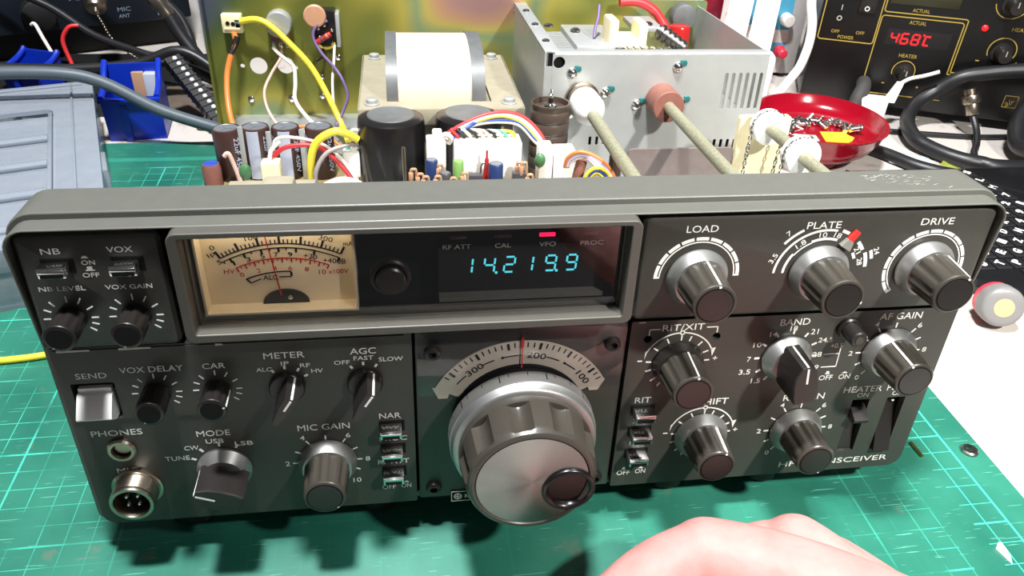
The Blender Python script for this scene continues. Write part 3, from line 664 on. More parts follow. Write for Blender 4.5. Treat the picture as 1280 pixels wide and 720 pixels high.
arc(mb, u, v, 12.8, 13.9, 22, 33, w-.12, w+.05, 4); arc(mb, u, v, 16.4, 17.6, 62, 72, w-.12, w+.05, 4); arc(mb, u, v, 16.2, 17.5, 30, 43, w-.12, w+.05, 4); arc(mb, u, v, 16.8, 18.1, 5, 24, w-.12, w+.05, 6); arc(mb, u, v, 19.0, 20.2, 14, 24, w-.12, w+.05, 4)
for s, a, r, wd_, rot in (('3.5', 161, 18.9, 3.8, 66), ('1.8', 128, 14.6, 3.8, 38), ('7', 132, 21.2, 1.5, 40), ('10', 96, 14.9, 2.8, 2), ('18', 75, 15.0, 2.8, -15), ('21', 33, 15.2, 2.8, -57), ('28', 14, 15.2, 2.8, -76), ('24', 21, 21.6, 2.8, -69)):
    x = u+r*math.cos(R(a)); z = v+r*math.sin(R(a)); text(mb, s, x-wd_/2, x+wd_/2, z-.95, 1.9, w-.1, rot)
mb.build('lettering', 'print_white', ur)
# red plastic pointer standing on the plate scale
mb = MB(); t = R(58); c, s_ = math.cos(t), math.sin(t)
def Tq(a, b): return (98.6+a*c-b*s_, 101.2+a*s_+b*c)
mb.strip([Tq(15.2, -1.0), Tq(15.2, 1.0), Tq(19.4, .9), Tq(19.4, -.9)], -5.0, -3.2); rp = mb.build('red_pointer', 'print_red', rig)
mb = MB(); mb.strip([Tq(12.2, -2.6), Tq(12.2, 1.8), Tq(15.4, 1.2), Tq(15.4, -1.2)], -5.2, -3.2); mb.build('pointer_stem', 'bare_edge', rp)
w = 0; mb = MB()
T(mb, w, ('RIT/XIT', 46.1, 62.1, 76.7, 2.8), ('BAND', 91.4, 103.1, 76.6, 2.9), ('AF GAIN', 131, 148.2, 77.0, 3.0), ('IF SHIFT', 60.6, 77.8, 40.5, 3.0), ('RIT', 39.7, 46.1, 43.6, 2.6), ('XIT', 40, 46.4, 33.4, 2.0), ('FIX', 40, 46.4, 22, 2.0),
  ('OFF', 36.5, 42, 5.9, 2.5), ('ON', 44.2, 48.5, 6.2, 2.4), ('HEATER', 125.8, 142.3, 42.2, 3.0), ('ON', 132.5, 137.3, 39.4, 2.3), ('POWER', 144.6, 157.4, 42.2, 3.0), ('ON', 147.6, 152.4, 39.4, 2.3), ('HF TRANSCEIVER', 106.9, 155.9, 3.8, 2.8),
  ('OFF', 113.4, 119, 49.5, 2.4), ('ON', 121.6, 126.4, 49.5, 2.4), ('24.5', 108.6, 114.4, 68, 2.2), ('21', 104.6, 107.6, 72, 2.4), ('18', 96, 98.8, 74, 2.2), ('14', 88.4, 91.2, 71.8, 2.2), ('10', 82.8, 86, 67.2, 2.2), ('7', 81.6, 83, 60.6, 2.3), ('3.5', 79.4, 84, 54.6, 2.3), ('1.5', 85.2, 89, 50, 2.2),
  ('28', 107.8, 111.6, 61.2, 2.3), ('29', 108, 111.8, 55, 2.3), ('+0.5', 114.4, 119.2, 65, 2.2), ('RF GAIN', 100.8, 118.1, 40.0, 3.0))
for u, v in ((54, 62), (69, 25.4)):
    arc(mb, u, v, 13.4, 13.9, 22, 85.5, w-.1, w+.05, 16); arc(mb, u, v, 13.4, 13.9, 94.5, 158, w-.1, w+.05, 16); arc(mb, u, v+13.7, .55, 1.05, 0, 360, w-.1, w+.05, 16)
    for a, b in ((17, 1), (163, -1)):
        x = u+13.7*math.cos(R(a)); z = v+13.7*math.sin(R(a)); mb.strip([(x, z-1.6), (x+.9, z+2.2), (x-.5*b-.4, z+1.8)], w-.1, w+.05)
    knob_ticks(mb, u, v, w, 10.2, 12.4, [-32, -14, 3, 24, 48, 72, 90, 116, 144, 175, 196, 220, 238][2:])
    text(mb, '+', u+13.6, u+15.4, v+.4, 1.8, w-.1); line(mb, (u-15.6, v+1.6), (u-13.8, v+1.6), .5, w-.1, w)
line(mb, (41.4, 75.0), (41.4, 77.6), .4, w-.1, w); line(mb, (41.4, 77.6), (45.4, 77.6), .4, w-.1, w); line(mb, (63, 77.6), (67.2, 77.6), .4, w-.1, w); line(mb, (67.2, 77.6), (67.2, 75), .4, w-.1, w)
for u, v, f0 in ((139, 62, 0), (109.4, 24.8, 0)):
    knob_ticks(mb, u, v, w, 11.2, 13.4, [-30, 0, 26, 50, 90, 122, 150, 180, 206, 232])
    for s, a in (('0', 232), ('2', 180), ('4', 122), ('6', 50), ('8', 0)): x = u+15.4*math.cos(R(a)); z = v+15.4*math.sin(R(a)); text(mb, s, x-.85, x+.85, z-1.1, 2.2, w-.1)
knob_ticks(mb, 97, 62, w, 10.6, 12.6, [0, -26, 28, 58, 86, 118, 148, 180, 212, 238], .8)
line(mb, (112.4, 62.2), (118.6, 62.2), .4, w-.1, w); line(mb, (112.8, 56), (119, 56), .4, w-.1, w); line(mb, (119, 56), (118.8, 64.6), .4, w-.1, w)
mb.box(115.4, 117.4, w-.1, w, 52.4, 52.7); mb.box(115.8, 117, w-.1, w, 52.7, 53.7); mb.box(122.6, 124.8, w-.1, w, 52.4, 52.7); mb.box(123.1, 124.2, w-.1, w, 52.7, 53.1)
mb.box(38.4, 40.2, w-.1, w, 8.8, 9.1); mb.box(38.8, 39.8, w-.1, w, 9.1, 10); mb.box(45.4, 47.4, w-.1, w, 8.9, 9.2); mb.box(45.9, 46.9, w-.1, w, 9.2, 9.7)
mb.build('lettering', 'print_white', lr)
w = -.35; mb = MB()
T(mb, w, ('SEND', -156.1, -146.2, 69.0, 2.3), ('VOX DELAY', -141.9, -121.5, 70.5, 2.4), ('CAR', -115.2, -107.7, 70.6, 2.3), ('METER', -94.7, -81, 73.5, 2.5), ('AGC', -65.7, -56.8, 73.6, 2.6), ('ALC', -97.8, -92.6, 68.2, 1.7), ('IP', -89.3, -86.6, 70.4, 1.7), ('RF', -83.0, -79.6, 69.2, 1.7), ('HV', -79.4, -75.4, 66.6, 1.7),
  ('OFF', -71.4, -66.0, 69.5, 1.8), ('FAST', -64.6, -57.8, 71.0, 1.8), ('SLOW', -56, -47.6, 70.0, 1.8))
for u, v in ((-131.6, 61.6), (-111.6, 61.6)): knob_ticks(mb, u, v, w, 6.2, 8.2, [-38, -18, 0, 30, 60, 90, 130, 155, 180], .42)
knob_ticks(mb, -88, 61.8, w, 7.0, 8.4, [125, 92, 57, 30], .8); knob_ticks(mb, -61.2, 61.8, w, 7, 8.4, [125, 92, 58], .8)
w = 0
T(mb, w, ('PHONES', -157.1, -140, 43.2, 2.6), ('MIC', -152.2, -144.9, 25.2, 2.5), ('MODE', -122.1, -110.5, 40.3, 2.6), ('USB', -119.5, -113.3, 36.8, 2.1), ('CW', -127.4, -122.4, 34.2, 2.0), ('LSB', -109.6, -103.2, 35.0, 2.0), ('TUNE', -134.8, -126.2, 29.6, 2.1), ('MIC GAIN', -86.8, -68.1, 40.0, 2.8),
  ('NAR', -57.2, -49.4, 43.6, 2.5), ('PROC', -57.6, -47.4, 32.6, 2.2), ('RF ATT', -58.8, -47, 20.9, 2.2), ('OFF', -57.8, -52.6, 7.6, 2.2), ('ON', -50.4, -46.6, 7.8, 2.2))
knob_ticks(mb, -114.6, 24.6, w, 10.6, 12.4, [154, 128, 93, 62], .8)
knob_ticks(mb, -77.3, 24.4, w, 10.9, 12.8, [-24, 0, 28, 56, 90, 124, 154, 180])
for s, a in (('2', 180), ('4', 124), ('6', 56), ('8', 0)): x = -77.3+14.8*math.cos(R(a)); z = 24.4+14.8*math.sin(R(a)); text(mb, s, x-.85, x+.85, z-1.1, 2.2, w-.1)
text(mb, '10', -68.6, -65.6, 12.6, 2.2, w-.1)
mb.box(-56.2, -54.6, w-.1, w, 10.4, 10.7); mb.box(-55.8, -55, w-.1, w, 10.7, 11.5); mb.box(-49.4, -47.4, w-.1, w, 10.5, 10.8); mb.box(-48.9, -47.9, w-.1, w, 10.8, 11.3)
mb.build('lettering', 'print_white', ll)
# ------------------------------------------------------------------ inside the case (still in the transceiver's frame)
mat('zinc_plate', (196, 198, 196), .38, metal=.75, var=.06, scale=60)
mat('alu_sheet', (188, 190, 188), .42, metal=.55, var=.04, scale=90)
mat('shaft_zinc', (150, 148, 124), .5, metal=.35, var=.2, scale=700)
mat('nylon_white', (244, 242, 236), .45, var=.02)
mat('phenolic_brown', (132, 84, 72), .6, var=.12)
mat('cream_plastic', (228, 214, 172), .5, var=.04)
mat('choke_brown', (70, 58, 50), .35, var=.12)
mat('can_brown', (66, 44, 40), .28, var=.05)
mat('can_black', (24, 22, 22), .25, var=.05)
mat('can_top', (120, 124, 130), .4, metal=.4, var=.1)
mat('can_stripe', (176, 182, 198), .4, var=.03)
mat('core_paint', (150, 142, 122), .55, var=.08, scale=120, bump=.1)
mat('winding_paper', (222, 200, 174), .6, var=.05, scale=40)
mat('core_dark', (104, 106, 106), .5, metal=.3, var=.1)
mat('board', (128, 112, 76), .5, var=.1)
mat('screen_brown', (122, 110, 106), .5, metal=.3, var=.08)
mat('teal_lacquer', (30, 100, 100), .4, var=.1)
for n_, c_ in (('wire_yellow', (232, 210, 60)), ('wire_orange', (208, 120, 56)), ('wire_white', (236, 228, 216)), ('wire_pink', (214, 178, 164)), ('wire_red', (206, 44, 48)), ('wire_purple', (112, 92, 140)), ('wire_blue', (48, 74, 160)), ('wire_green', (90, 170, 140)), ('wire_grey', (150, 142, 138)), ('wire_black', (24, 24, 24)), ('wire_violet', (186, 160, 214)), ('comp_blue', (34, 52, 96)), ('comp_green', (120, 160, 88)), ('comp_red', (176, 40, 40)), ('comp_tan', (176, 138, 108)), ('comp_dark', (64, 62, 66)), ('comp_darkgreen', (70, 112, 72)), ('comp_orange', (190, 142, 110))):
    mat(n_, c_, .42, var=.05)
mat('red_can', (160, 28, 26), .22, var=.05)
# yellow-passivated rear panel
m_ = bpy.data.materials.new('passivated_steel'); m_.use_nodes = True; nt = m_.node_tree; b_ = nt.nodes['Principled BSDF']; MATS['passivated_steel'] = m_
tc = nt.nodes.new('ShaderNodeTexCoord'); nz = nt.nodes.new('ShaderNodeTexNoise'); nz.inputs['Scale'].default_value = 11; nz.inputs['Detail'].default_value = 1.5; nz.inputs['Roughness'].default_value = .4; nz.inputs['Distortion'].default_value = .25
rp_ = nt.nodes.new('ShaderNodeValToRGB'); el = rp_.color_ramp.elements
el[0].position = .28; el[0].color = s2l((86, 92, 104)) + (1,); el[1].position = .74; el[1].color = s2l((150, 116, 112)) + (1,)
for p_, c_ in ((.37, (84, 98, 58)), (.44, (112, 116, 50)), (.50, (158, 148, 66)), (.56, (116, 136, 100)), (.61, (164, 152, 80)), (.67, (166, 128, 100))):
    e_ = el.new(p_); e_.color = s2l(c_) + (1,)
nt.links.new(tc.outputs['Object'], nz.inputs['Vector']); nt.links.new(nz.outputs['Fac'], rp_.inputs['Fac']); nt.links.new(rp_.outputs['Color'], b_.inputs['Base Color'])
b_.inputs['Metallic'].default_value = .45; b_.inputs['Roughness'].default_value = .42
def part(name, mb, m, parent=rig, **k): return mb.build(name, m, parent, **k)
def wire(name, pts, r, m, parent=rig, sm=7):
    mb = MB(); mb.tube(pts, r, 8, sm); return mb.build(name, m, parent, ang=80)
# chassis tub and rear panel
mb = MB(); mb.box(-155, 160, 21.5, 309, 44, 45.5); mb.box(-156, -154.6, 21.5, 309, 10, 45.5); mb.box(159.4, 160.8, 21.5, 309, 10, 58); mb.box(-155, 160, 21.5, 309, 8, 9.5); mb.box(-155, 160, 300, 309, 45.5, 53)
chs = part('chassis', mb, 'zinc_plate')
for u, w in ((-135.5, 12), (-60, 12), (65, 12), (109.5, 12)):
    mb = MB(); y = w; mb.lathe([(8.5, 0), (9.5, .8), (9.0, 15), (8, 16), (8, 26), (.1, 26)], (u, y+8, -16.45), (0, 0.0524, .9986), 28); part('rubber_foot', mb, 'knob_black')
for u in (-120, 120):
    mb = MB(); mb.lathe([(7, 0), (8, .8), (8, 12), (.1, 12)], (u, 285, -2.4), (0, .0524, .9986), 24); part('rubber_foot', mb, 'knob_black')
mb = MB(); mb.plate(rrect(-165, 165, 4, 129.5, 2), [circ(-135.7, 86, 5.6), circ(-118.3, 86.2, 5.6), circ(-145.9, 86, 1.5, 12), circ(-112, 84.6, 1.4, 12)], 309, 310.4); mb.box(-165, -163.6, 300, 310, 50, 129)
rear = part('rear_panel', mb, 'passivated_steel', ang=30)
for u, v in ((-143.2, 64.1), (-117, 64), (-96, 79), (-84, 92), (34, 123), (126, 124), (-96.5, 66)):
    mb = MB(); mb.lathe([(2.2, 0), (2.1, .8), (1.2, 1.5), (.1, 1.6)], (u, 309, v), (0, -1, 0), 14); part('panel_screw', mb, 'chrome', rear)
mb = MB(); mb.box(-154, -141.5, 303, 309, 108.4, 120, .8); mb.box(-152.6, -143, 302.2, 303.2, 110.6, 112, .2); j = part('socket_block', mb, 'cream_plastic', rear)
for u, v in ((-150.2, 114.6), (-147, 114.2), (-144.2, 113)):
    mb = MB(); mb.lathe([(1.3, 0), (1.3, .4), (.1, .4)], (u, 303, v), (0, -1, 0), 12); part('contact_hole', mb, 'black_gap', j)
mb = MB(); mb.box(-145.6, -141, 301.2, 303.6, 115, 117.2, .3, M=None); part('solder_tag', mb, 'chrome', j)
mb = MB(); mb.lathe([(7.8, 0), (8.2, .6), (8.2, 8), (7.4, 9.2), (.1, 9.4)], (-119, 309, 114.4), (0, -1, 0), 36); pot = part('potentiometer', mb, 'alu_sheet', rear)
mb = MB(); mb.box(-125, -113, 303.5, 305, 101.4, 108, .4); part('phenolic_wafer', mb, 'phenolic_brown', pot)
for u in (-123.4, -119.2, -115): mb = MB(); mb.box(u-1, u+1, 302.6, 303.6, 99.6, 104, .3); part('solder_tag', mb, 'chrome', pot)
mb = MB(); mb.box(-97.4, -83.2, 297, 309, 102, 124, 1); sk = part('slide_socket', mb, 'can_black', rear)
mb = MB(); mb.box(-83.6, -80.8, 298, 309, 101, 122, .5); part('socket_shell', mb, 'alu_sheet', sk)
mb = MB(); mb.tube([(-96+5*math.cos(a)*1.0+6, 296.8, 104.2+3.4*math.sin(a)) for a in [pi+pi*i/10 for i in range(11)]], .9, 6, 2); part('yellow_ring', mb, 'wire_yellow', sk)
mb = MB(); mb.lathe([(6.6, 0), (7, .6), (7, 2), (6.2, 2.6), (.1, 2.8)], (-95.5, 297, 121), (0, -1, 0), 24); part('disc_capacitor', mb, 'comp_orange', sk)
mb = MB(); mb.cyl((-95.5, 294.4, 105), (-86.6, 294.4, 110.4), 1.7, bev=.4); rs = part('resistor', mb, 'comp_red', sk)
for t_ in (.3, .5, .72): mb = MB(); mb.cyl((-95.5+8.9*t_, 294.4, 105+5.4*t_), (-95.5+8.9*(t_+.09), 294.4, 105+5.4*(t_+.09)), 1.78); part('colour_band', mb, 'comp_tan' if t_ > .6 else 'comp_dark', rs)
for u, v in ((-94, 113), (-90, 115), (-85.8, 112), (-86, 104), (-93.6, 108)): mb = MB(); mb.ball((u, 296.4, v), 1.1, 8); part('solder_tag', mb, 'chrome', sk)
# wiring at the rear
wire('orange_wire', [(-147, 302, 109), (-146.4, 300, 104), (-149.5, 297, 97), (-153.2, 292, 84), (-152.6, 280, 68), (-147, 262, 55), (-142, 250, 47)], 1.9, 'wire_orange')
wire('black_sleeve', [(-145.2, 301, 107), (-147, 299.5, 102.4), (-149.8, 297, 97)], 2.2, 'wire_black')
wire('yellow_wire', [(-142, 301, 116.4), (-132, 299, 118), (-124, 297, 115), (-112, 294, 104), (-100, 290, 90.5), (-90, 284, 72), (-82, 272, 57), (-78, 256, 53)], 2.0, 'wire_yellow')
wire('bare_lead', [(-144, 302, 116), (-136, 300, 118.2)], .9, 'chrome')
wire('pink_wire', [(-119, 302.4, 100), (-119.6, 299, 94), (-126, 296, 85), (-131, 290, 75), (-129, 284, 64), (-120, 274, 55), (-108, 268, 56), (-96, 262, 52)], .95, 'wire_pink')
wire('white_wire', [(-124, 302, 100), (-121, 300, 97), (-116, 298, 93), (-111.6, 296, 89), (-111.4, 293, 79), (-112, 289, 69), (-104, 280, 60), (-94, 270, 54), (-88, 262, 50)], 1.3, 'wire_white')
wire('purple_wire', [(-88, 296, 118), (-95, 295, 115), (-97.4, 294, 108), (-93, 292, 99), (-86, 290, 91), (-81, 286, 84), (-78, 282, 74), (-82, 278, 64), (-86, 272, 58)], .95, 'wire_purple')
wire('cream_wire', [(-84.8, 297, 103), (-86, 294, 92), (-87.6, 290, 80), (-87, 284, 64), (-82, 276, 54), (-76, 268, 50)], .9, 'wire_white')
wire('orange_bus', [(-122, 262, 55), (-112, 262, 60), (-102, 262, 61), (-90, 256, 56), (-82, 250, 52)], 1.0, 'wire_orange')
wire('black_lead', [(-92, 297, 102), (-92.5, 296, 96), (-97, 297, 92)], .8, 'wire_black')
# electrolytics on the left
for i, (u, w, st) in enumerate(((-140.3, 210.5, 200), (-126, 212.5, -95), (-109.4, 212, -92), (-90.9, 211.5, 150))):
    mb = MB(); mb.lathe([(7.6, 0), (7.9, .6), (7.9, 28.5), (7.5, 29.6), (6.6, 29.9)], (u, w, 50), (-.03 if i == 0 else 0, 0, 1), 36, True, False); cp = part('electrolytic_capacitor', mb, 'can_brown')
    mb = MB(); mb.lathe([(6.7, 29.6), (6.3, 29.3), (.1, 29.3)], (u-(.9 if i == 0 else 0), w, 50), (0, 0, 1), 36, False, True)
    for a in (0, 120, 240): mb.box(0, 6, -.2, .2, 79.2, 79.5, M=Matrix.Translation((u-(.9 if i == 0 else 0), w, 0)) @ Matrix.Rotation(R(a), 4, 'Z'))
    part('vent_top', mb, 'can_top', cp)
    mb = MB(); n_ = 8; mb.rings([[(u+8.0*math.cos(R(st+k*6-24)), w+8.0*math.sin(R(st+k*6-24)), z) for k in range(n_+1)] + [(u+7.6*math.cos(R(st+k*6-24)), w+7.6*math.sin(R(st+k*6-24)), z) for k in range(n_, -1, -1)] for z in (51, 79)]); part('polarity_stripe', mb, 'can_stripe', cp)
    mb = MB()
    for s_, sa in (('22uF 450V', 48), ('22uF 450V', -62)):
        a_ = R(-90+sa if i else -100+sa)
        X = Vector((-math.sin(a_), math.cos(a_), 0)); N_ = Vector((math.cos(a_), math.sin(a_), 0)); o_ = Vector((u, w, 65)) + N_*7.98
        text(mb, s_, -11, 11, 0, 3.0, 0, 0, .1, M=Matrix(((0, X.x, N_.x, o_.x), (0, X.y, N_.y, o_.y), (-1, 0, 0, o_.z), (0, 0, 0, 1))))
    part('can_lettering', mb, 'can_stripe', cp)
mb = MB(); mb.box(-152, -70, 190, 232, 47, 50); part('filter_board', mb, 'board')
for u, w, L in ((-132.8, 205, 36), (-118, 205, 33), (-100, 205, 34)): mb = MB(); mb.box(u-1.4, u+1.4, w, w+1.5, 46, 46+L, .3); part('metal_bracket', mb, 'alu_sheet')
# big black reservoir cans
for u, w, zt in ((-50, 185, 95), (-8.4, 186, 95.3)):
    mb = MB(); mb.lathe([(17.6, 46), (18, 47), (18, zt-4), (17.4, zt-1.6), (15.6, zt-.5), (12.8, zt)], (u, w, 0), (0, 0, 1), 48, True, False); cp = part('reservoir_capacitor', mb, 'can_black')
    mb = MB(); mb.lathe([(12.8, zt), (12.5, zt+.5), (12.0, zt+.2), (.1, zt+.2)], (u, w, 0), (0, 0, 1), 40, False); part('can_lid', mb, 'core_dark', cp)
# power transformer
mb = MB(); mb.plate(rrect(-67.6, 24, 194, 302, 2, 3), [rrect(-46, 6.5, 206, 290, .5, 2)], 92.6, 95, to=lambda a, d, b: (a, b, d)); mb.box(-67.6, 24, 193.4, 194.6, 86, 95, .3); mb.box(-67.6, -66.4, 194, 302, 84, 95, .3); mb.box(22.8, 24, 194, 302, 84, 95, .3)
mb.box(-62, 18, 197, 299, 45.5, 92, 1.2); xf = part('power_transformer', mb, 'core_paint')
mb = MB()
rr = []
for u in (-45.6, -4.4):
    rr.append([(u, 248+40*math.cos(R(a)), 90+30*math.sin(R(a))**.55) for a in range(0, 181, 6)])
mb.rings(rr); part('winding', mb, 'winding_paper', xf, ang=50)
mb = MB()
for ua, ub in ((-52, -45.6), (-4.4, 3.2)):
    mb.rings([[(u, 248+41.5*math.cos(R(a)), 88+33.0*math.sin(R(a))**.55) for a in range(0, 181, 6)] for u in (ua, ub)])
part('bobbin_cheek', mb, 'core_dark', xf, ang=50)
for u in (-60, 16):
    for w in (202, 293):
        mb = MB(); mb.lathe([(4.2, 0), (4.2, .8), (3.2, 1), (3.2, 3), (2.6, 3.4), (.1, 3.6)], (u, w, 95), (0, 0, 1), 6 if False else 20); part('clamp_bolt', mb, 'alu_sheet', xf)
# ribbed brown choke
mb = MB(); pr = [(9.8, 46)]
for k in range(8): z0 = 50+k*6.4; pr += [(10.4, z0), (10.6, z0+.8), (10.6, z0+5), (10.3, z0+5.6), (10.1, z0+6.2)]
pr += [(10.4, 102), (10.4, 104), (9.4, 104), (9.2, 101), (.1, 101)]
mb.lathe(pr, (34.6, 176.5, 0), (0, 0, 1), 40); ck = part('plate_choke', mb, 'choke_brown', ang=50)
mb = MB(); mb.lathe([(3.6, 101), (3, 102.6), (1.4, 103.4), (1.4, 108), (.8, 108.6), (.8, 111), (.1, 111.2)], (34.6, 176.5, 0), (0, 0, 1), 16); part('terminal', mb, 'chrome', ck)
# screened output box
SL = [rrect(135.0+4.05*i, 137.0+4.05*i, 94.6, 115.4, .9, 3) for i in range(6)] + [rrect(134.6+4.0*i, 136.4+4.0*i, 70, 76.6, .7, 3) for i in range(4)] + [rrect(60.4+4*i, 62+4*i, 74.4, 79.4, .5, 2) for i in range(3)] + [circ(73, 76.4, 2.9, 20), circ(40.6, 121.2, 3.2, 18)]
mb = MB(); mb.plate([(37, 46), (159.3, 46), (159.3, 125.6), (37, 125.6)], SL, 189.6, 190.6); bx = part('screening_box', mb, 'alu_sheet', ang=30)
mb = MB(); mb.tube([(38, 190.4, 125.6), (159.3, 190.4, 125.6)], .9, 8, 1); mb.box(38, 159.3, 190.4, 197, 125.6, 126.4, .2); part('top_flange', mb, 'alu_sheet', bx)
mb = MB(); mb.box(32.6, 33.6, 190, 309, 46, 126.6); mb.box(32.6, 40.6, 191, 309, 126, 127, .2); mb.box(32.8, 38, 189.8, 190.6, 46, 119); sd = part('side_wall', mb, 'alu_sheet', bx)
mb = MB(); mb.box(158.4, 159.3, 190, 309, 46, 126); part('far_wall', mb, 'alu_sheet', bx)
mb = MB(); mb.box(34, 158, 191, 308, 86, 87); part('box_floor', mb, 'zinc_plate', bx)
mb = MB(); mb.box(35, 46, 191.6, 193, 112, 125.4); part('notch_shade_block', mb, 'black_gap', bx)  # added black block behind the corner hole, stands in for the shade inside
for u, w in ((36.8, 212), (36.8, 250), (36.8, 286)): mb = MB(); mb.lathe([(2.3, 0), (2.1, .7), (1, 1.2), (.1, 1.3)], (u, w, 127), (0, 0, 1), 12); part('box_screw', mb, 'chrome', bx)
for u, v in ((48, 115.6), (67.6, 104.6), (86, 97.6), (107, 118.6), (111.8, 98.4), (49, 93)):
    mb = MB(); mb.lathe([(3.0, 0), (2.9, .8), (2.2, 1.6), (1, 2.2), (.1, 2.3)], (u, 189.6, v), (0, -1, 0), 18); s_ = part('box_screw', mb, 'chrome', bx)
    mb = MB(); mb.ball((u+2.8, 189.4, v+2.2), 2.2, 10, (1.1, .15, .9)); part('locking_lacquer', mb, 'teal_lacquer', s_)
# parts seen inside the box
mb = MB(); mb.box(60, 88, 236, 290, 61, 118, 1); part('tuning_capacitor', mb, 'alu_sheet', bx)
mb = MB()
for k in range(14): mb.box(44, 58, 215+k*4.4, 217.2+k*4.4, 70, 117)
part('capacitor_vanes', mb, 'alu_sheet', bx)
mb = MB(); mb.box(83, 103, 238, 262, 61, 121, 3); mb.box(80, 86, 240, 258, 100, 132, 1.5); mb.box(98, 104, 240, 258, 100, 130, 1.5); part('coil_former', mb, 'cream_plastic', bx)
mb = MB(); P_ = [(84+34*k/160, 232+11*math.cos(k/160*2*pi*8), 107+11*math.sin(k/160*2*pi*8)) for k in range(161)]; mb.tube(P_, 1.05, 7, 1); part('plated_coil', mb, 'chrome', bx, ang=80)
mb = MB(); mb.ball((100, 228, 104), 11, 20, (1.3, 1, 1)); part('dark_core', mb, 'core_dark', bx)
mb = MB()
for k in range(5): mb.cyl((113+k*2.6, 246-k*2.2, 124-k*1.5), (114.8+k*2.6, 244.6-k*2.2, 123-k*1.5), 5.2-k*.2, bev=.3)
mb.cyl((112, 247, 124.6), (126, 235, 116.5), 3.6); part('stacked_capacitor', mb, 'steel', bx)
mb = MB(); mb.lathe([(6.8, 92), (7.2, 92.6), (7.2, 117), (6.6, 118.2), (5.4, 118.6), (.1, 118.2)], (139.6, 286, 0), (0, 0, 1), 28); part('red_capacitor', mb, 'red_can', bx)
mb = MB(); mb.cyl((146, 296, 121), (146, 305, 121), 8.6, bev=1); part('grey_bushing', mb, 'core_dark', bx)
wire('red_cable', [(100, 296, 131), (112, 296, 131), (122, 293, 127), (129, 290, 119), (133, 284, 111)], 3.0, 'wire_red', bx)
wire('red_lead', [(125, 288, 113), (131, 286, 111.5), (135, 285, 112)], 1.4, 'wire_white', bx)
wire('blue_lead', [(78, 262, 136), (77, 258, 130), (75, 255, 124), (74, 252, 119)], .9, 'wire_purple', bx)
for u, w, v in ((66, 270, 118.6), (112, 268, 123), (50, 276, 120)): mb = MB(); mb.lathe([(3.2, 0), (3.0, .9), (1.6, 1.8), (.1, 2)], (u, w, v), (0, 0, 1), 16); part('box_screw', mb, 'chrome', bx)
mb = MB(); mb.box(102, 120, 262, 292, 120, 123, .5); part('support_plate', mb, 'alu_sheet', bx)
for v in (96, 102, 107): mb = MB(); mb.ball((81, 232, v), 3, 10, (1, 1.3, .8)); part('copper_clip', mb, 'phenolic_brown', bx)
# control shafts
mb = MB(); mb.cyl((54.6, 189.6, 101.4), (54.6, 168, 101.4), 3.2); mb.cyl((54.6, 168, 101.4), (54.6, 13, 101.4), 3.2); s1 = part('control_shaft', mb, 'shaft_zinc')
mb = MB(); mb.lathe([(9.6, 0), (9.6, 2.2), (8.6, 3), (7, 3), (6.6, 1.4), (.1, 1.4)], (54.6, 189.6, 101.4), (0, -1, 0), 32); part('shaft_bush', mb, 'worn_nickel', s1)
mb = MB(); mb.lathe([(6.6, 0), (8.3, 1.2), (8.5, 14), (7.6, 17.5), (5, 22), (3.3, 23.5)], (54.6, 185, 101.4), (0, -1, 0), 32); part('shaft_coupler', mb, 'nylon_white', s1)
mb = MB(); mb.cyl((99.6, 189.6, 101.2), (99.6, 13, 101.2), 3.1); s2 = part('control_shaft', mb, 'shaft_zinc')
mb = MB(); mb.lathe([(8.6, 0), (8.6, 15), (8.2, 15.4), (3.2, 15.4)], (99.6, 189.4, 101.2), (0, -1, 0), 36); part('shaft_coupler', mb, 'phenolic_brown', s2)
mb = MB(); mb.cyl((142.5, 156, 101.2), (142.5, 13, 101.2), 3.1); s3 = part('control_shaft', mb, 'shaft_zinc')
for w in (142, 104):
    mb = MB(); mb.lathe([(8.4, 0), (8.8, .6), (8.8, 2.4), (7.4, 3.4), (8.8, 4.4), (8.8, 7), (8.2, 7.8), (4.4, 8)], (142.5, w+4, 101.2), (0, -1, 0), 36); part('chain_pulley', mb, 'nylon_white', s3)
def chain(pts, parent, pitch=1.9):
    P = catmull(pts, 10); mb = MB(); acc = 0; k = 0; last = P[0]
    for a, b in zip(P, P[1:]):
        acc += (b-a).length
        if acc >= pitch:
            acc = 0; k += 1; t = (b-a).normalized(); x, y, z = basis(t); n_ = x if k % 2 else y
            mb.tube([b + t*1.35*math.cos(q) + n_*.8*math.sin(q) for q in [2*pi*i/8 for i in range(8)]], .38, 5, 1, True)
    return mb.build('chain', 'steel', parent, ang=80)
def over(w, out): return [(142.5-9.0, w, 60), (142.5-9.1, w, 84), (142.5-8.6, w, 101)] + [(142.5+8.6*math.cos(R(a)), w, 101.2+8.6*math.sin(R(a))) for a in range(165, 29, -27)] + [(142.5+9, w, 98), (142.5+8, w, 84), (142.5+7, w, 60)]
chain(over(141.4, 0), s3); chain(over(103.4, 0), s3)
mb = MB(); mb.plate(rrect(130.6, 158.6, 46, 104, 1.5, 3), [circ(142.5, 101.2, 3.6)] if False else [], 149.5, 153.5); part('bearing_plate', mb, 'cream_plastic')
mb = MB(); mb.plate(rrect(72.4, 130, 46, 87, 2, 4), [], 150, 151.5); part('screen_plate', mb, 'screen_brown')
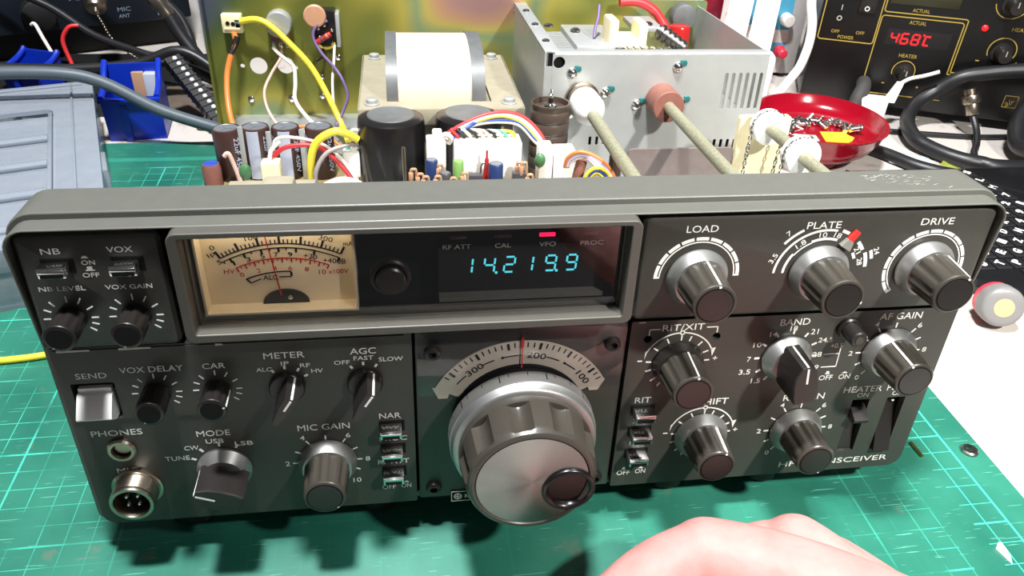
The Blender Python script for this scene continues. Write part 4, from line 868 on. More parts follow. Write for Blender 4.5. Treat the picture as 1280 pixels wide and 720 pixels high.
# signal board behind the front, with its plugs and small components
mb = MB(); mb.box(-50, 64, 96, 132, 76, 77.6); bd2 = part('circuit_board', mb, 'board')
def plug(u0, u1, w, zt, m='nylon_white', d=9, n='wire_plug'): mb = MB(); mb.box(u0, u1, w, w+d, 81.6, zt, .4); mb.box(u0+.6, u1-.6, w+1, w+d-1, zt, zt+.5); return part(n, mb, m)
plug(-33.4, -24.4, 124, 103); plug(-20.6, 11.4, 122, 102.4, d=12); plug(26.4, 36.6, 118, 99.6); plug(19.4, 26, 119, 101)
def can(u, w, z0, zt, r, m, n='small_capacitor', top='can_top'):
    mb = MB(); mb.lathe([(r-.2, z0), (r, z0+.4), (r, zt-.6), (r-.4, zt), (r-.9, zt-.1), (.1, zt-.2)], (u, w, 0), (0, 0, 1), 20); c_ = part(n, mb, m)
    if top: mb = MB(); mb.lathe([(r-.8, zt-.3), (r-.9, zt+.05), (.1, zt)], (u, w, 0), (0, 0, 1), 18); part('can_lid', mb, top, c_)
can(-31.6, 116, 81.6, 97.4, 2.9, 'comp_blue'); can(-2.2, 111, 81.6, 97, 3.4, 'comp_blue'); can(-19.4, 114, 81.6, 97.6, 2.5, 'comp_green', top='comp_green'); can(-25.6, 112, 81.6, 92.5, 2.8, 'comp_dark', top='core_dark')
mb = MB(); mb.ball((19.6, 118, 95.2), 2.8, 12, (1, .7, 1.3)); part('bead_capacitor', mb, 'comp_darkgreen')
mb = MB(); mb.cyl((-5.8, 117, 82), (-5.8, 117, 97), 2.4, .9, 14); mb.cyl((-5.8, 117, 97), (-5.8, 117, 101), .5); part('red_diode', mb, 'comp_red')
for u0, w, zt, m_n in ((-14.6, 110, 91.5, 'comp_dark'), (6, 112, 91.3, 'comp_dark')): mb = MB(); mb.box(u0, u0+6.4, w, w+4, 81.6, zt, .5); part('chip_module', mb, m_n)
for u, w, zt in ((-40, 114, 93.5), (-37, 112, 92), (-34.5, 110, 91.5), (-29, 109, 92), (-27.8, 115, 95), (-16.6, 111, 92.4), (9.6, 116, 95), (11.2, 113, 96), (-22, 109, 91), (14, 111, 91)):
    mb = MB(); mb.tube([(u-1.2, w, 82), (u-1.2, w, zt-1), (u, w, zt), (u+1.2, w, zt-1), (u+1.2, w, 82)], .7, 6, 4); r_0 = part('standing_resistor', mb, 'comp_tan'); mb = MB(); mb.cyl((u-1.2, w, zt-6), (u-1.2, w, zt-1.4), 1.15, bev=.3); part('resistor_body', mb, 'comp_orange', r_0)
wire('test_lead', [(-8.6, 113, 82), (-9, 113, 94), (-7.4, 113, 96.4), (-6.4, 114, 94)], .4, 'steel')
mb = MB(); mb.cyl((-43.9, 108, 81), (-44.3, 109, 106.4), .75); part('terminal_pin', mb, 'worn_nickel')
RB = [('wire_red', -26, 103, 112.6), ('wire_white', -24, 103.5, 112), ('wire_white', -22, 104, 111.4), ('wire_yellow', -21, 104.4, 110.8), ('wire_blue', -14, 107.6, 108.8), ('wire_white', -17, 106, 108)]
for k, (m_n, u, v, top) in enumerate(RB):
    wire('ribbon_wire', [(-23, 128, 101.5), (u+1, 131, v), (-11+k*.5, 134, 110-k*.45), (2, 136, top), (13-k*.3, 136, 110.4-k*.8), (21-k*.5, 133, 103.8-k*.8), (25.4-k*.5, 128, 96), (28-k*.7, 123, 90)], 1.0, m_n)
for k, (m_n, u) in enumerate((('wire_red', -18.6), ('wire_black', -15.6), ('wire_white', -12.6), ('wire_black', -9.6), ('wire_white', -6.6), ('wire_pink', -3.6), ('wire_black', -.8), ('wire_white', 2), ('wire_green', 4.6), ('wire_yellow', 8.6))):
    wire('plug_wire', [(-23.5, 129+k*.3, 103.4), (-19+k*1.4, 130, 106.2-.04*k*k*.3), (u-3, 129, 106.6-k*.1), (u, 128, 103.6), (u+.4, 127, 99)], .8, m_n)
wire('cable_tie', [(-26, 127, 103.4), (-24.5, 126, 105.6), (-22, 126, 104), (-23, 127, 101)], 1.3, 'wire_white'); mb = MB(); mb.box(-30.6, -26, 126, 130, 101.6, 107.6, 1); part('tie_head', mb, 'nylon_white')
for k, m_n in enumerate(('wire_orange', 'wire_violet', 'wire_white', 'wire_violet', 'wire_white')):
    wire('harness_wire', [(32+k*.4, 118, 92), (33+k*.6, 117, 97-k*.4), (38+k*.6, 115, 100.2-k*.6), (46-k*.4, 113, 98-k*.7), (53-k*1.2, 111, 91.5-k*.2), (56-k*1.6, 108, 84)], 1.0, m_n)
for k, m_n in enumerate(('wire_yellow', 'wire_blue', 'wire_yellow')):
    wire('harness_wire', [(40+k, 113, 85), (42+k*.8, 112, 91-k), (46, 111, 93.6-k*1.2), (51-k, 110, 91-k), (53-k, 109, 85)], 1.0, m_n)
mb = MB(); mb.cyl((38, 118, 84), (40, 118, 95), 2.6, bev=.5); part('brown_choke', mb, 'phenolic_brown')
for w_, v_ in ((128, 92), (125, 90)): mb = MB(); mb.box(57, 62, w_, w_+4, 80, v_+2, .8); part('trimmer_part', mb, 'choke_brown')
# wires over the capacitors on the left
wire('yellow_cable', [(-93, 176, 56), (-93, 174, 72), (-89, 174, 84), (-80, 175, 89.6), (-73, 176, 88), (-68, 178, 84)], 2.1, 'wire_yellow')
wire('grey_cable', [(-91, 172, 58), (-90, 170, 70), (-84, 172, 79), (-74, 176, 81.6), (-68, 180, 81)], 1.2, 'wire_grey')
wire('red_wire', [(-112, 178, 75), (-107, 178, 79.6), (-98, 178, 81.4), (-88, 178, 80), (-80, 177, 73), (-71, 174, 62), (-66, 170, 55)], 1.3, 'wire_red')
wire('white_wire', [(-112, 180, 78), (-110, 180, 84), (-102, 180, 85), (-88, 179, 82), (-78, 177, 75), (-68, 172, 61), (-63, 168, 54)], .9, 'wire_white')
wire('striped_wire', [(-70, 182, 80), (-73, 180, 72), (-72, 178, 64), (-66, 174, 56), (-60, 170, 52)], 1.2, 'wire_white'); wire('green_wire', [(-68, 182, 83), (-74, 182, 77), (-76, 180, 68), (-72, 177, 60)], .9, 'wire_green')
wire('white_lead', [(-141, 195, 69), (-138.6, 195, 70.6), (-136.6, 195, 64), (-134.6, 194, 56), (-133, 192, 50)], 1.3, 'wire_pink')
wire('white_bunch', [(-84, 150, 70), (-76, 152, 72), (-68, 156, 68), (-60, 158, 60)], 2.2, 'wire_white')
mb = MB(); mb.box(-114, -105, 148, 156, 60, 83.6, .6); part('wire_plug', mb, 'cream_plastic'); wire('plug_lead', [(-110, 152, 83), (-109, 154, 88), (-105, 158, 91)], 1, 'wire_white')
mb = MB(); mb.box(-76.4, -67.4, 178, 186, 62, 77, 1); part('white_relay', mb, 'nylon_white')
for u, v, m_n in ((-69, 86, 'wire_white'), (-66, 82, 'steel'), (-68, 76, 'wire_white'), (-65, 71, 'steel'), (-67, 66, 'wire_white')): mb = MB(); mb.tube([(u+2.6*math.cos(q), 181, v+2.4*math.sin(q)) for q in [2*pi*i/8 for i in range(8)]], .9, 6, 3, True); part('wire_knot', mb, m_n)
mb = MB(); mb.box(-110, -78, 46, 60, 90, 113.4, .6); mb.box(-97, -85, 44, 58, 108, 116.5, 2); part('filter_block', mb, 'core_paint')
mb = MB(); mb.ball((-128, 180, 66), 3.4, 10, (1, .8, 1.4)); part('bead_capacitor', mb, 'comp_darkgreen')
mb = MB(); mb.lathe([(5, 50), (5.2, 60), (4.4, 63), (.1, 63.2)], (-150, 200, 0), (0, 0, 1), 20); tp_ = part('trimmer_pot', mb, 'phenolic_brown'); mb = MB(); mb.box(-154, -146.4, 199.4, 200.6, 62.8, 63.6); mb.lathe([(4.2, 62.6), (4, 63.3), (.1, 63.3)], (-150, 200, 0), (0, 0, 1), 20); part('trimmer_slot', mb, 'wire_blue', tp_)
mb = MB(); mb.box(-150, -118, 174, 178, 45, 58, .5); part('metal_bracket', mb, 'alu_sheet')
# ------------------------------------------------------------------ the things round the transceiver
# red dish of screws
mat('red_plastic', (138, 5, 26), .16, spec=.6, var=.03); mat('label_yellow', (238, 198, 40), .5, var=.1); mat('label_white', (222, 216, 220), .5); mat('brass', (190, 160, 90), .3, metal=1)
BX, BY = 290, 350
mb = MB(); pr = [(22, 1), (22, -3), (26, -3), (27, 1), (36, 4), (46, 11), (52, 20), (55, 28), (56.4, 29), (56.4, 30.2), (54.4, 30.2), (51.6, 24), (47.6, 19.6), (40, 17.2), (24, 16.3), (.1, 16)]
pr = [(r*.95, h+(2 if h > 0 else 0)) for r, h in pr]
mb.lathe(pr, (BX, BY, 0), (0, 0, 1), 64, False, True); bowl = mb.build('screw_dish', 'red_plastic', ang=60); bowl.name = 'dish'
tag(bowl, 'shallow glossy red plastic dish holding loose screws, on the bench behind the radio', 'dish')
mb = MB(); mb.lathe([(.1, 1), (22, 1)], (BX, BY, 0), (0, 0, 1), 32, False, False); mb.bm.free(); mb = MB()
mb.strip([(0, 0), (1, 0), (1, 1), (0, 1)], 0, 1); mb.bm.free(); mb = MB()
mb.rings([[(BX+1, BY-17, z), (BX+20, BY-21, z), (BX+28, BY-12, z+.2), (BX+24, BY, z), (BX+5, BY+2, z)] for z in (18.2, 18.6)]); mb.build('yellow_sticker', 'label_yellow', bowl)
mb = MB(); mb.rings([[(BX-25, BY-13, z), (BX-4, BY-17, z), (BX-2, BY-5, z), (BX-22, BY-1, z)] for z in (18.2, 18.5)]); lb = mb.build('barcode_label', 'label_white', bowl)
mb = MB()
for k in range(12): mb.box(BX-21+k*1.3, BX-20.4+k*1.3+(.3 if k % 3 else 0), BY-11, BY-5, 18.5, 18.6)
mb.build('barcode', 'print_black', lb)
def screw(brass=False):
    o = empty('machine_screw')
    mb = MB(); mb.lathe([(.1, 0), (3.0, 0), (3.2, .5), (2.8, 1.5), (1.6, 2.2), (.8, 2.3), (.6, 1.4), (.1, 1.3)], (0, 0, 0), (0, 0, 1), 16); mb.build('screw_head', 'chrome', o)
    mb = MB(); mb.lathe([(.1, 0)] + [(1.5+.28*(i % 2), -i*.45) for i in range(1, 18)] + [(.1, -8)], (0, 0, 0), (0, 0, 1), 12); mb.build('screw_shank', 'chrome', o); return o
base_s = screw()
SP = [(-30, 14, 4), (-24, 19, 5), (-18, 22, 4.6), (-11, 23, 4), (-4, 25, 4.2), (3, 24, 4.2), (9, 23, 4), (16, 24, 4.2), (22, 20, 4.4), (27, 16, 4.6), (-20, 8, 4), (-26, 2, 4.2), (30, 8, 4.4), (33, 1, 4.8), (-14, 14, 4), (12, 17, 3.8), (-1, 15, 3.6), (36, -5, 6)]
wh = ['at the far left of the pile', 'second from the left end', 'left part of the row', 'left of the middle', 'just left of the middle', 'at the middle of the row', 'right of the middle', 'in the right half of the row', 'near the right end', 'behind the yellow sticker end', 'close to the barcode label', 'at the left of the barcode label', 'right of the yellow sticker', 'at the right end', 'in front of the left half', 'in front of the right half', 'nearest the dish middle', 'alone on the right slope']
for i, (dx, dy, z) in enumerate(SP):
    o = base_s if i == 0 else copy_tree(base_s)
    o.location = Vector((BX+dx*.95-1, BY+dy*.9-2, z+16.6+max(0, math.hypot(dx, dy)-30)*.3))*MM; o.scale = (1.15, 1.15, 1.15); o.rotation_euler = (R(random.uniform(55, 110)), R(random.uniform(-15, 15)), random.uniform(0, 6.28))
    tag(o, 'small plated screw in the red dish, ' + wh[i], 'screw', 'loose screws in the red dish')
# soldering station: black face turned to the left, gold lines
mat('station_black', (13, 12, 12), .35, var=.05); mat('gold_print', (168, 142, 62), .45, var=.06); mat('led_digit', (200, 20, 30), .4, emit=(255, 28, 36), es=1.6); mat('lcd_dull', (52, 50, 30), .3)
st = empty('soldering_station', (394, 437, -3), (0, 0, math.atan2(-.37, .929)))
tag(st, 'black soldering station with gold lettering and a red 468 display, at the back right', 'soldering station')
mb = MB(); mb.box(-69, 190, 0, 74, 9, 150, 2); mb.build('case', 'station_black', st)
for x in (-58, 176):
    for y in (14, 60): mb = MB(); mb.lathe([(7, 0), (8, 1), (8, 9.2), (.1, 9.2)], (x, y, 0), (0, 0, 1), 20); mb.build('rubber_foot', 'knob_black', st)
Zs = 3   # heights were measured from the mat, the station stands on the bench 3 mm lower
def gl(mb, p, q, w_=.9): line(mb, (p[0], p[1]+Zs), (q[0], q[1]+Zs), w_, -.25, .05)
def poly_l(mb, P, w_=.9):
    for a, b in zip(P, P[1:]): gl(mb, a, b, w_)
mb = MB()
poly_l(mb, [(-66, 130), (-66, 63), (-64, 61.6), (-20, 61.6), (-18.6, 63), (-18.6, 130)])
poly_l(mb, [(-16.5, 130), (-16.5, 92), (-15, 90.6), (50.6, 90.6), (52.6, 89.6), (52.6, 44.6), (70, 44.6)])
poly_l(mb, [(-17, 21), (-17, 86), (-15.5, 87.4), (48.6, 87.4), (50.4, 86), (50.4, 42.6), (70, 42.6)])
poly_l(mb, [(-16, 18.2), (52, 18.2)])
for cx, cz, r, a0, a1 in ((14.2, 40.5, 9.6, -20, 200), (87, 67.5, 11.4, -25, 205), (82, 108, 13.2, 190, 350)):
    arc(mb, cx, cz+Zs, r-.4, r+.4, a0, a1, -.25, .05, 22)
for s_, a, b, z, h in (('ACTUAL', 6.4, 20.4, 82, 3.2), ('ACTUAL', 6, 20, 92.4, 3.0), ('HEATER', 6.4, 21.6, 53, 3.2), ('POWER', -49, -35.4, 63.4, 3.0), ('OFF', -55.8, -48.8, 68, 2.8), ('OFF', -34.8, -27.6, 68.6, 2.8), ('HEATER', 88.4, 106, 85, 3.2), ('-', 69, 72, 57, 1), ('+', 100, 103, 57, 2.6), ('+', 28.6, 31, 26.6, 2.4), ('-', -1, 1.4, 28, .8)):
    text(mb, s_, a, b, z+Zs, h, -.2)
mb.build('gold_lettering', 'gold_print', st)
mb = MB(); poly_l(mb, [(104, 19.6), (115, 19.6), (115, 30), (104, 30), (104, 19.6)], .7); text(mb, 'air', 105.6, 113, 21+Zs, 5.4, -.2, 20); mb.build('gold_badge', 'gold_print', st)
mb = MB(); mb.box(-9, 44, -.15, .3, 63+Zs, 77+Zs); ds = mb.build('display_window', 'can_black', st)
SEG.update({'6': 'acdefg', '8': 'abcdefg', 'C': 'adef', 'U': 'fbcde'})
mb = MB()
for ch, x in zip('468', (-5.0, 3.6, 12.6)): digit(mb, ch, x, 65+Zs, 5.6, 8.6, .06, 1.35, -.4)
for s_ in ('adef',):
    P = {'a': ((0, 7.6), (4.2, 7.6)), 'd': ((0, 0), (4.2, 0)), 'e': ((0, 3.8), (0, 0)), 'f': ((0, 7.6), (0, 3.8))}
    for k in s_:
        (x0, z0), (x1, z1) = P[k]; line(mb, (22.8+x0+.06*z0, 65.4+Zs+z0), (22.8+x1+.06*z1, 65.4+Zs+z1), 1.3, -.4, -.2)
mb.strip(circ(21.6, 73.8+Zs, .9, 10), -.4, -.2)
mb.build('display_digits', 'led_digit', ds)
mb = MB(); mb.box(-14, 42, -.2, .3, 98+Zs, 118+Zs, .1); mb.build('upper_display', 'lcd_dull', st)
for cx, cz in ((14.2, 39.6), (87, 66), (82, 106)):
    mb = MB(); rr = []
    for h, r, fl in ((0, 8.6, 0), (1, 8.6, 0), (1.4, 6.6, 1), (13, 6.0, 1), (14, 5.2, .4), (14.2, .1, 0)):
        rr.append([(cx+(r-.35*fl*(i % 2))*math.cos(2*pi*i/40), -h, cz+Zs+(r-.35*fl*(i % 2))*math.sin(2*pi*i/40)) for i in range(40)])
    mb.rings(rr); k = mb.build('control_knob', 'knob_black', st)
    mb = MB(); mb.box(cx-.4, cx+.4, -14.6, -14, cz+Zs+1, cz+Zs+5.4); mb.build('pointer_line', 'print_dim', k)
mb = MB(); mb.lathe([(2.6, 0), (2.6, .8), (2, 1.2), (1.6, 2), (.1, 2.6)], (67.1, 0, 85.4+Zs), (0, -1, 0), 16); mb.build('indicator_lamp', 'led_digit', st)
mb = MB(); mb.box(-38, -24, -2.4, .5, 88+Zs, 104+Zs, .6); k = mb.build('power_switch', 'knob_black', st)
mb = MB(); arc(mb, -31.4, 91.6+Zs, 1.4, 2.1, 0, 360, -2.7, -2.3, 16); mb.build('switch_mark', 'print_white', k)
mb = MB(); arc(mb, -51.8, 80.9+Zs, 1.3, 2.3, 0, 360, -.25, .05, 16); mb.box(-52.2, -51.4, -.25, .05, 88+Zs, 92.6+Zs); mb.build('switch_mark', 'print_dim', st)
# tool lead plugged into the station
mat('rubber_black', (26, 26, 28), .42, var=.1); mat('sleeve_grey', (58, 56, 54), .7, var=.1)
mb = MB(); pts = [(378, 441, 27), (372, 430, 26), (366, 424, 20), (362, 420, 10), (356, 410, 3.8), (340, 400, 3.8)]
mb.tube(pts, 6.4, 16); mb.ball(pts[0], 6.4, 14); tl = tag(mb.build('tool_lead', 'sleeve_grey', ang=80), 'grey-black sleeved tool lead coming down from the front of the soldering station', 'cable')
# white plug block with a grey-white lead
mb = MB(); mb.box(-13, 13, -7, 7, -3, 22, 2.5, M=Matrix.Translation((378, 420, 0)) @ Matrix.Rotation(R(-20), 4, 'Z')); mb.rings([[(384, 411, 20), (392, 408, 20), (394, 414, 20), (386, 417, 20)], [(391, 411, 38), (396, 409, 38), (397, 412, 38), (392, 414, 38)]]); pl_ = mb.build('power_plug', 'nylon_white'); tag(pl_, 'small white plug with a bent pale lead between the red dish and the soldering station', 'plug')
mb = MB(); mb.tube([(394, 411, 37), (400, 409, 42), (410, 405, 46), (420, 401, 51)], 1.7, 8); mb.build('lead', 'wire_white', pl_)
# bench supply behind the box: white and blue panel
mat('panel_white', (232, 222, 216), .5); mat('panel_blue', (86, 170, 204), .45); mat('case_grey', (176, 172, 170), .5); mat('red_window', (120, 8, 36), .25); mat('red_knob', (224, 56, 76), .35)
iv = empty('bench_supply', (357, 543, -3)); tag(iv, 'white and light blue bench power supply partly hidden behind the metal box', 'power supply')
mb = MB(); mb.box(-190, -3, 1, 170, 3, 150, 1); mb.box(-12, 4, -1, 172, 3, 152, 1.5); mb.build('case', 'case_grey', iv)
mb = MB(); mb.box(-188, -9.5, 0, 1.2, 4, 148); mb.build('front_panel', 'panel_white', iv)
for x0, x1, z0, z1 in ((-76, -52, 53, 120), (-30, -10, 48, 78), (-106, -74, 18, 43), (-30, -9.6, 20, 35)): mb = MB(); mb.box(x0, x1, -.5, .2, z0, z1); mb.build('blue_field', 'panel_blue', iv)
mb = MB(); mb.box(-106, -85.5, -1, .4, 58, 90, .4); mb.build('red_display', 'red_window', iv)
mb = MB(); mb.lathe([(6.2, 0), (6.4, .6), (6, 10), (5, 11), (.1, 11.2)], (-17.6, 0, 58.7), (0, -1, 0), 28); mb.build('control_knob', 'panel_white', iv)
for x, z in ((-17, 26.7), (-84, 37)): mb = MB(); mb.lathe([(6, 0), (6, 2), (4.6, 3), (4.6, 12), (3.8, 13), (.1, 13.4)], (x, 0, z), (0, -1, 0), 24); mb.build('terminal_post', 'red_knob', iv)
mb = MB(); text(mb, 'A', -81, -79, 61, 4, -.1); text(mb, 'DC OUT', -97, -80, 45.4, 2.2, -.1); mb.build('lettering', 'print_dim', iv)
mb = MB(); mb.lathe([(4.4, 0), (4.4, 3), (.1, 3)], (-99, 0, 36), (0, -1, 0), 18); mb.build('green_post', 'comp_darkgreen', iv)
for x in (-180, -4):
    for y in (12, 150): mb = MB(); mb.lathe([(5, 0), (6, .6), (6, 3.4), (.1, 3.4)], (x-3, y, 0), (0, 0, 1), 16); mb.build('rubber_foot', 'knob_black', iv)
# two white strips leaning on the supply, white lead, white adaptor
for k, (a, b, lab) in enumerate((((238, 434, -2), (282, 522, 104), 'left of two white plastic strips leaning behind the metal box'), ((263, 430, -2), (308, 522, 106), 'right of two white plastic strips leaning behind the metal box'))):
    a, b = Vector(a), Vector(b); t = (b-a).normalized(); x = Vector((.97, -.22, 0)); x = (x-t*x.dot(t)).normalized(); y = t.cross(x)
    mb = MB(); mb.rings([[p - x*10.5-y*1.5, p + x*10.5-y*1.5, p + x*10.5+y*1.5, p-x*10.5+y*1.5] for p in (a, b)]); s_ = mb.build('plastic_strip', 'nylon_white')
    tag(s_, lab, 'plastic strip', 'leaning white strips')
mb = MB(); mb.tube([(312, 455, 126), (315, 455, 96), (320, 453, 76), (321, 452, 58), (317, 450, 40), (309, 446, 30), (300, 440, 22), (291, 434, 18), (279, 428, 17)], 4.0, 12); tag(mb.build('white_lead', 'nylon_white', ang=80), 'thick white lead hanging in a curve beside the soldering station', 'cable')
mb = MB(); mb.box(-15, 15, -10, 10, -3, 62, 7, 3, M=Matrix.Translation((262, 424, 0)) @ Matrix.Rotation(R(-12), 4, 'Z') ); ad = mb.build('power_adaptor', 'nylon_white'); tag(ad, 'rounded white plastic adaptor standing at the right end of the metal box', 'adaptor')
mb = MB(); mb.tube([(330, 414, 1), (312, 418, 6), (298, 416, 7), (288, 408, 2)], 3.2, 10); tag(mb.build('red_lead', 'wire_red', ang=80), 'short red lead on the bench just behind the red dish', 'cable')
# black hose loop and coaxial lead on the right
mb = MB(); mb.tube([(600, 330, 74), (540, 362, 66), (488, 386, 57), (466, 395, 52), (444, 403, 45), (427, 409, 30), (410, 405, 19), (396, 388, 11), (389, 362, 7), (394, 347, 5), (405, 330, 4), (420, 318, 4), (454, 308, 4), (640, 306, 4)], 6.2, 18, 10); tag(mb.build('hose', 'rubber_black', ang=80), 'thick shiny black hose looping on the bench between keyboard and soldering station', 'hose')
cx_ = empty('coaxial_lead', (452, 388, 0)); tag(cx_, 'coaxial lead with a tarnished silver plug standing inside the black hose loop', 'coaxial cable')
mb = MB(); mb.cyl((0, 6, 33), (2, 3, 26), 7.6, bev=1.2); mb.cyl((2, 3, 26), (4, -1, 17), 6.2, 5.4, bev=.6); mb.cyl((-1, 8, 37), (0, 6, 33), 5.4); mb.build('coaxial_plug', 'worn_nickel', cx_)
mb = MB(); mb.tube([(4, -2, 16), (3, -14, 7), (-4, -28, 1), (-14, -40, 0), (-20, -50, 0)], 2.9, 10); mb.build('cable_sheath', 'rubber_black', cx_)
mb = MB(); mb.tube([(500, 376, 34), (488, 368, 28), (476, 356, 20), (468, 340, 12), (466, 326, 12), (472, 304, 19), (480, 280, 18)], 7.2, 14); mb.tube([(506, 372, 36), (494, 362, 31), (484, 350, 22), (478, 336, 14), (478, 322, 15), (486, 304, 20)], 6.4, 14); tag(mb.build('black_handle_lead', 'rubber_black', ang=80), 'black double lead bundle lying across the hose loop beside the silver plug', 'cable')
mb = MB(); mb.tube([(370, 398, -.4), (420, 386, -.4), (470, 378, -.4), (540, 380, -.4)], 2.4, 8); tag(mb.build('thin_black_lead', 'rubber_black', ang=80), 'thin black lead lying flat on the bench inside the hose loop', 'cable')
mb = MB(); mb.tube([(330, 372, 1), (352, 344, 2), (366, 320, 2), (384, 306, 1.6), (408, 298, 0)], 5.2, 12); tag(mb.build('short_black_hose', 'rubber_black', ang=80), 'black hose end lying between the red dish and the keyboard', 'hose')
mb = MB(); mb.tube([(306, 318, -1.2), (326, 300, -1.2), (352, 288, -1.2)], 1.7, 8); tag(mb.build('grey_rod', 'steel', ang=80), 'thin grey metal rod on the bench in front of the red dish', 'rod')
mat('blue_card', (70, 168, 208), .5)
mb = MB(); mb.box(-13, 9, -5, 7, -3, -1.6, .3, M=Matrix.Translation((302, 282, 0)) @ Matrix.Rotation(R(-8), 4, 'Z')); tag(mb.build('blue_card', 'blue_card'), 'small light blue plastic card on the bench in front of the red dish', 'card')
mb = MB(); mb.box(-24, 24, -7, 7, -3, -2.5, M=Matrix.Translation((340, 292, 0)) @ Matrix.Rotation(R(-22), 4, 'Z')); tag(mb.build('paper_strip', 'nylon_white'), 'narrow white paper strip lying right of the light blue card', 'paper')
mat('yellow_green', (126, 134, 44), .5, var=.2, scale=400); mat('clear_bag', (206, 210, 214), .2, alpha=.55)
mb = MB(); mb.rings([[(396, 330, -3), (409, 320, -3), (414, 327, -3), (402, 336, -3)], [(398, 330, 1), (408, 322.6, .4), (411, 327, 1.2), (402, 333, 1.8)]]); tag(mb.build('yellow_scrap', 'yellow_green'), 'crumpled yellow-green scrap on the bench behind the keyboard', 'scrap')
mb = MB(); mb.ball((372, 336, -1.2), 20, 14, (1, .62, .1)); bg_ = tag(mb.build('plastic_bag', 'clear_bag', ang=80), 'small clear plastic bag lying flat by the short black hose', 'bag'); bg_.rotation_euler = (0, 0, 0)
# keyboard
mat('key_black', (26, 26, 28), .4, var=.08); mat('board_black', (22, 22, 24), .22, coat=.4)
kb = empty('keyboard', (0, 0, 0)); tag(kb, 'compact black keyboard with white key legends on the bench right of the radio', 'keyboard')
out = [(296, 330-66)] ; o_ = rrect(290, 560, 134, 302, (46, 46, 8, 8), 10)
mb = MB(); mb.rings([[(x, y, z) for x, y in P_] for P_, z in ((rrect(296, 554, 140, 298, (42, 42, 6, 6), 10), -3), (rrect(291, 559, 135, 301.5, (46, 46, 8, 8), 10), 0), (o_, 4), (rrect(292, 558, 136, 301, (45, 45, 8, 8), 10), 8), (rrect(296, 554, 140, 298, (42, 42, 6, 6), 10), 9.4))]); mb.build('keyboard_case', 'board_black', kb)
GL = 'QWERTYUIOPASDFGHJKLZXCVBNM1234567890'
keys = []; n_ = 0
for j in range(12):
    for i in range(-7, 10):
        x = 376+12.0*i+2.4*j; y = 287+.25*i-12.4*j
        if 302 < x < 500 and (y > 184 or math.hypot(x-336, y-184) < 34 or x > 336) and y > 148:
            px_ = None; keys.append((x, y))
keys.sort(key=lambda p: p[0]+.15*p[1]); keys = keys[:96]
lg = MB()
for q, (x, y) in enumerate(keys):
    mb = MB(); mb.rings([[(x-5.4, y-5.4, 9), (x+5.4, y-5.4, 9), (x+5.4, y+5.4, 9), (x-5.4, y+5.4, 9)], [(x-5.2, y-5.2, 10.6), (x+5.2, y-5.2, 10.6), (x+5.2, y+5.2, 10.6), (x-5.2, y+5.2, 10.6)], [(x-4.4, y-4.4, 11.3), (x+4.4, y-4.4, 11.3), (x+4.4, y+4.4, 11.3), (x-4.4, y+4.4, 11.3)]]); mb.build('key', 'key_black', kb)
    a = 40
    text(lg, GL[(q*7) % len(GL)], -2.5, 2.5, 0, 5.6, 0, 0, .5, M=Matrix.Translation((x-.6, y+.4, 11.36)) @ Matrix.Rotation(R(a), 4, 'Z'))
lg.build('key_lettering', 'print_white', kb)
# rubber bung on the right of the mat
mat('bung_grey', (122, 120, 119), .35, var=.03); mat('bung_orange', (232, 176, 120), .5)
ax = Vector((-.30, -.87, .30)).normalized(); p0 = Vector((300, 127, 8.2))
mb = MB(); mb.lathe([(10, 0), (10.6, 1), (10.6, 5), (12.2, 6), (12.2, 13), (11.4, 15), (9.6, 16), (5.4, 16)], p0, ax, 36, True, False); bu = tag(mb.build('bung', 'bung_grey', ang=40), 'grey rubber bung with red ring and orange core, on the bench by the mat', 'bung')
mb = MB(); mb.lathe([(10.5, .2), (11.6, .4), (11.6, 4.8), (10.5, 5)], p0, ax, 36, False, False); mb.build('red_ring', 'red_knob', bu)
mb = MB(); mb.lathe([(5.5, 15.2), (5.5, 16.2), (.1, 16.3)], p0, ax, 24, False); mb.build('orange_core', 'bung_orange', bu)
# bits lying on the mat
mb = MB(); mb.cyl((191, 27.5, .8), (191.6, 18.5, .8), .75); tag(mb.build('metal_pin', 'brass'), 'thin brass pin lying on the mat at the right of the radio', 'pin')
mb = MB(); mb.lathe([(2.0, 0), (3.9, 0), (3.9, 1.2), (3.2, 1.9), (2.0, 1.9)], (217, 20, 0), (0, 0, 1), 20, False, False); mb.lathe([(2.0, 1.9), (2.0, 0)], (217, 20, 0), (0, 0, 1), 20, False, False); mb.box(213, 221, 18.9, 20.7, 0, 1.4, .3); tag(mb.build('washer', 'steel'), 'dark spring washer near the right edge of the mat', 'washer')
mb = MB(); mb.rings([[(176, -33, 0), (179, -30, 0), (180, -37, 0), (178, -41, 0)], [(177, -33, 1.6), (178.6, -31.5, 2), (179, -36, 1.4), (178, -38, 1)]]); q_ = mb.build('plastic_shaving', 'nylon_white'); tag(q_, 'white plastic shaving on the mat at the lower right', 'shaving')
q_.location = at_z(1254, 690, 0)*MM - Vector((178, -35, 0))*MM
# yellow wire at the left edge
mb = MB(); mb.tube([(-330, 126, 1.7), (-290, 123, 1.7), (-250, 123.5, 1.7), (-226, 127, 1.7), (-190, 136, 1.7), (-150, 150, 1.7)], 1.9, 10); tag(mb.build('yellow_lead', 'wire_yellow', ang=80), 'yellow wire on the green mat running under the left side of the radio', 'wire')
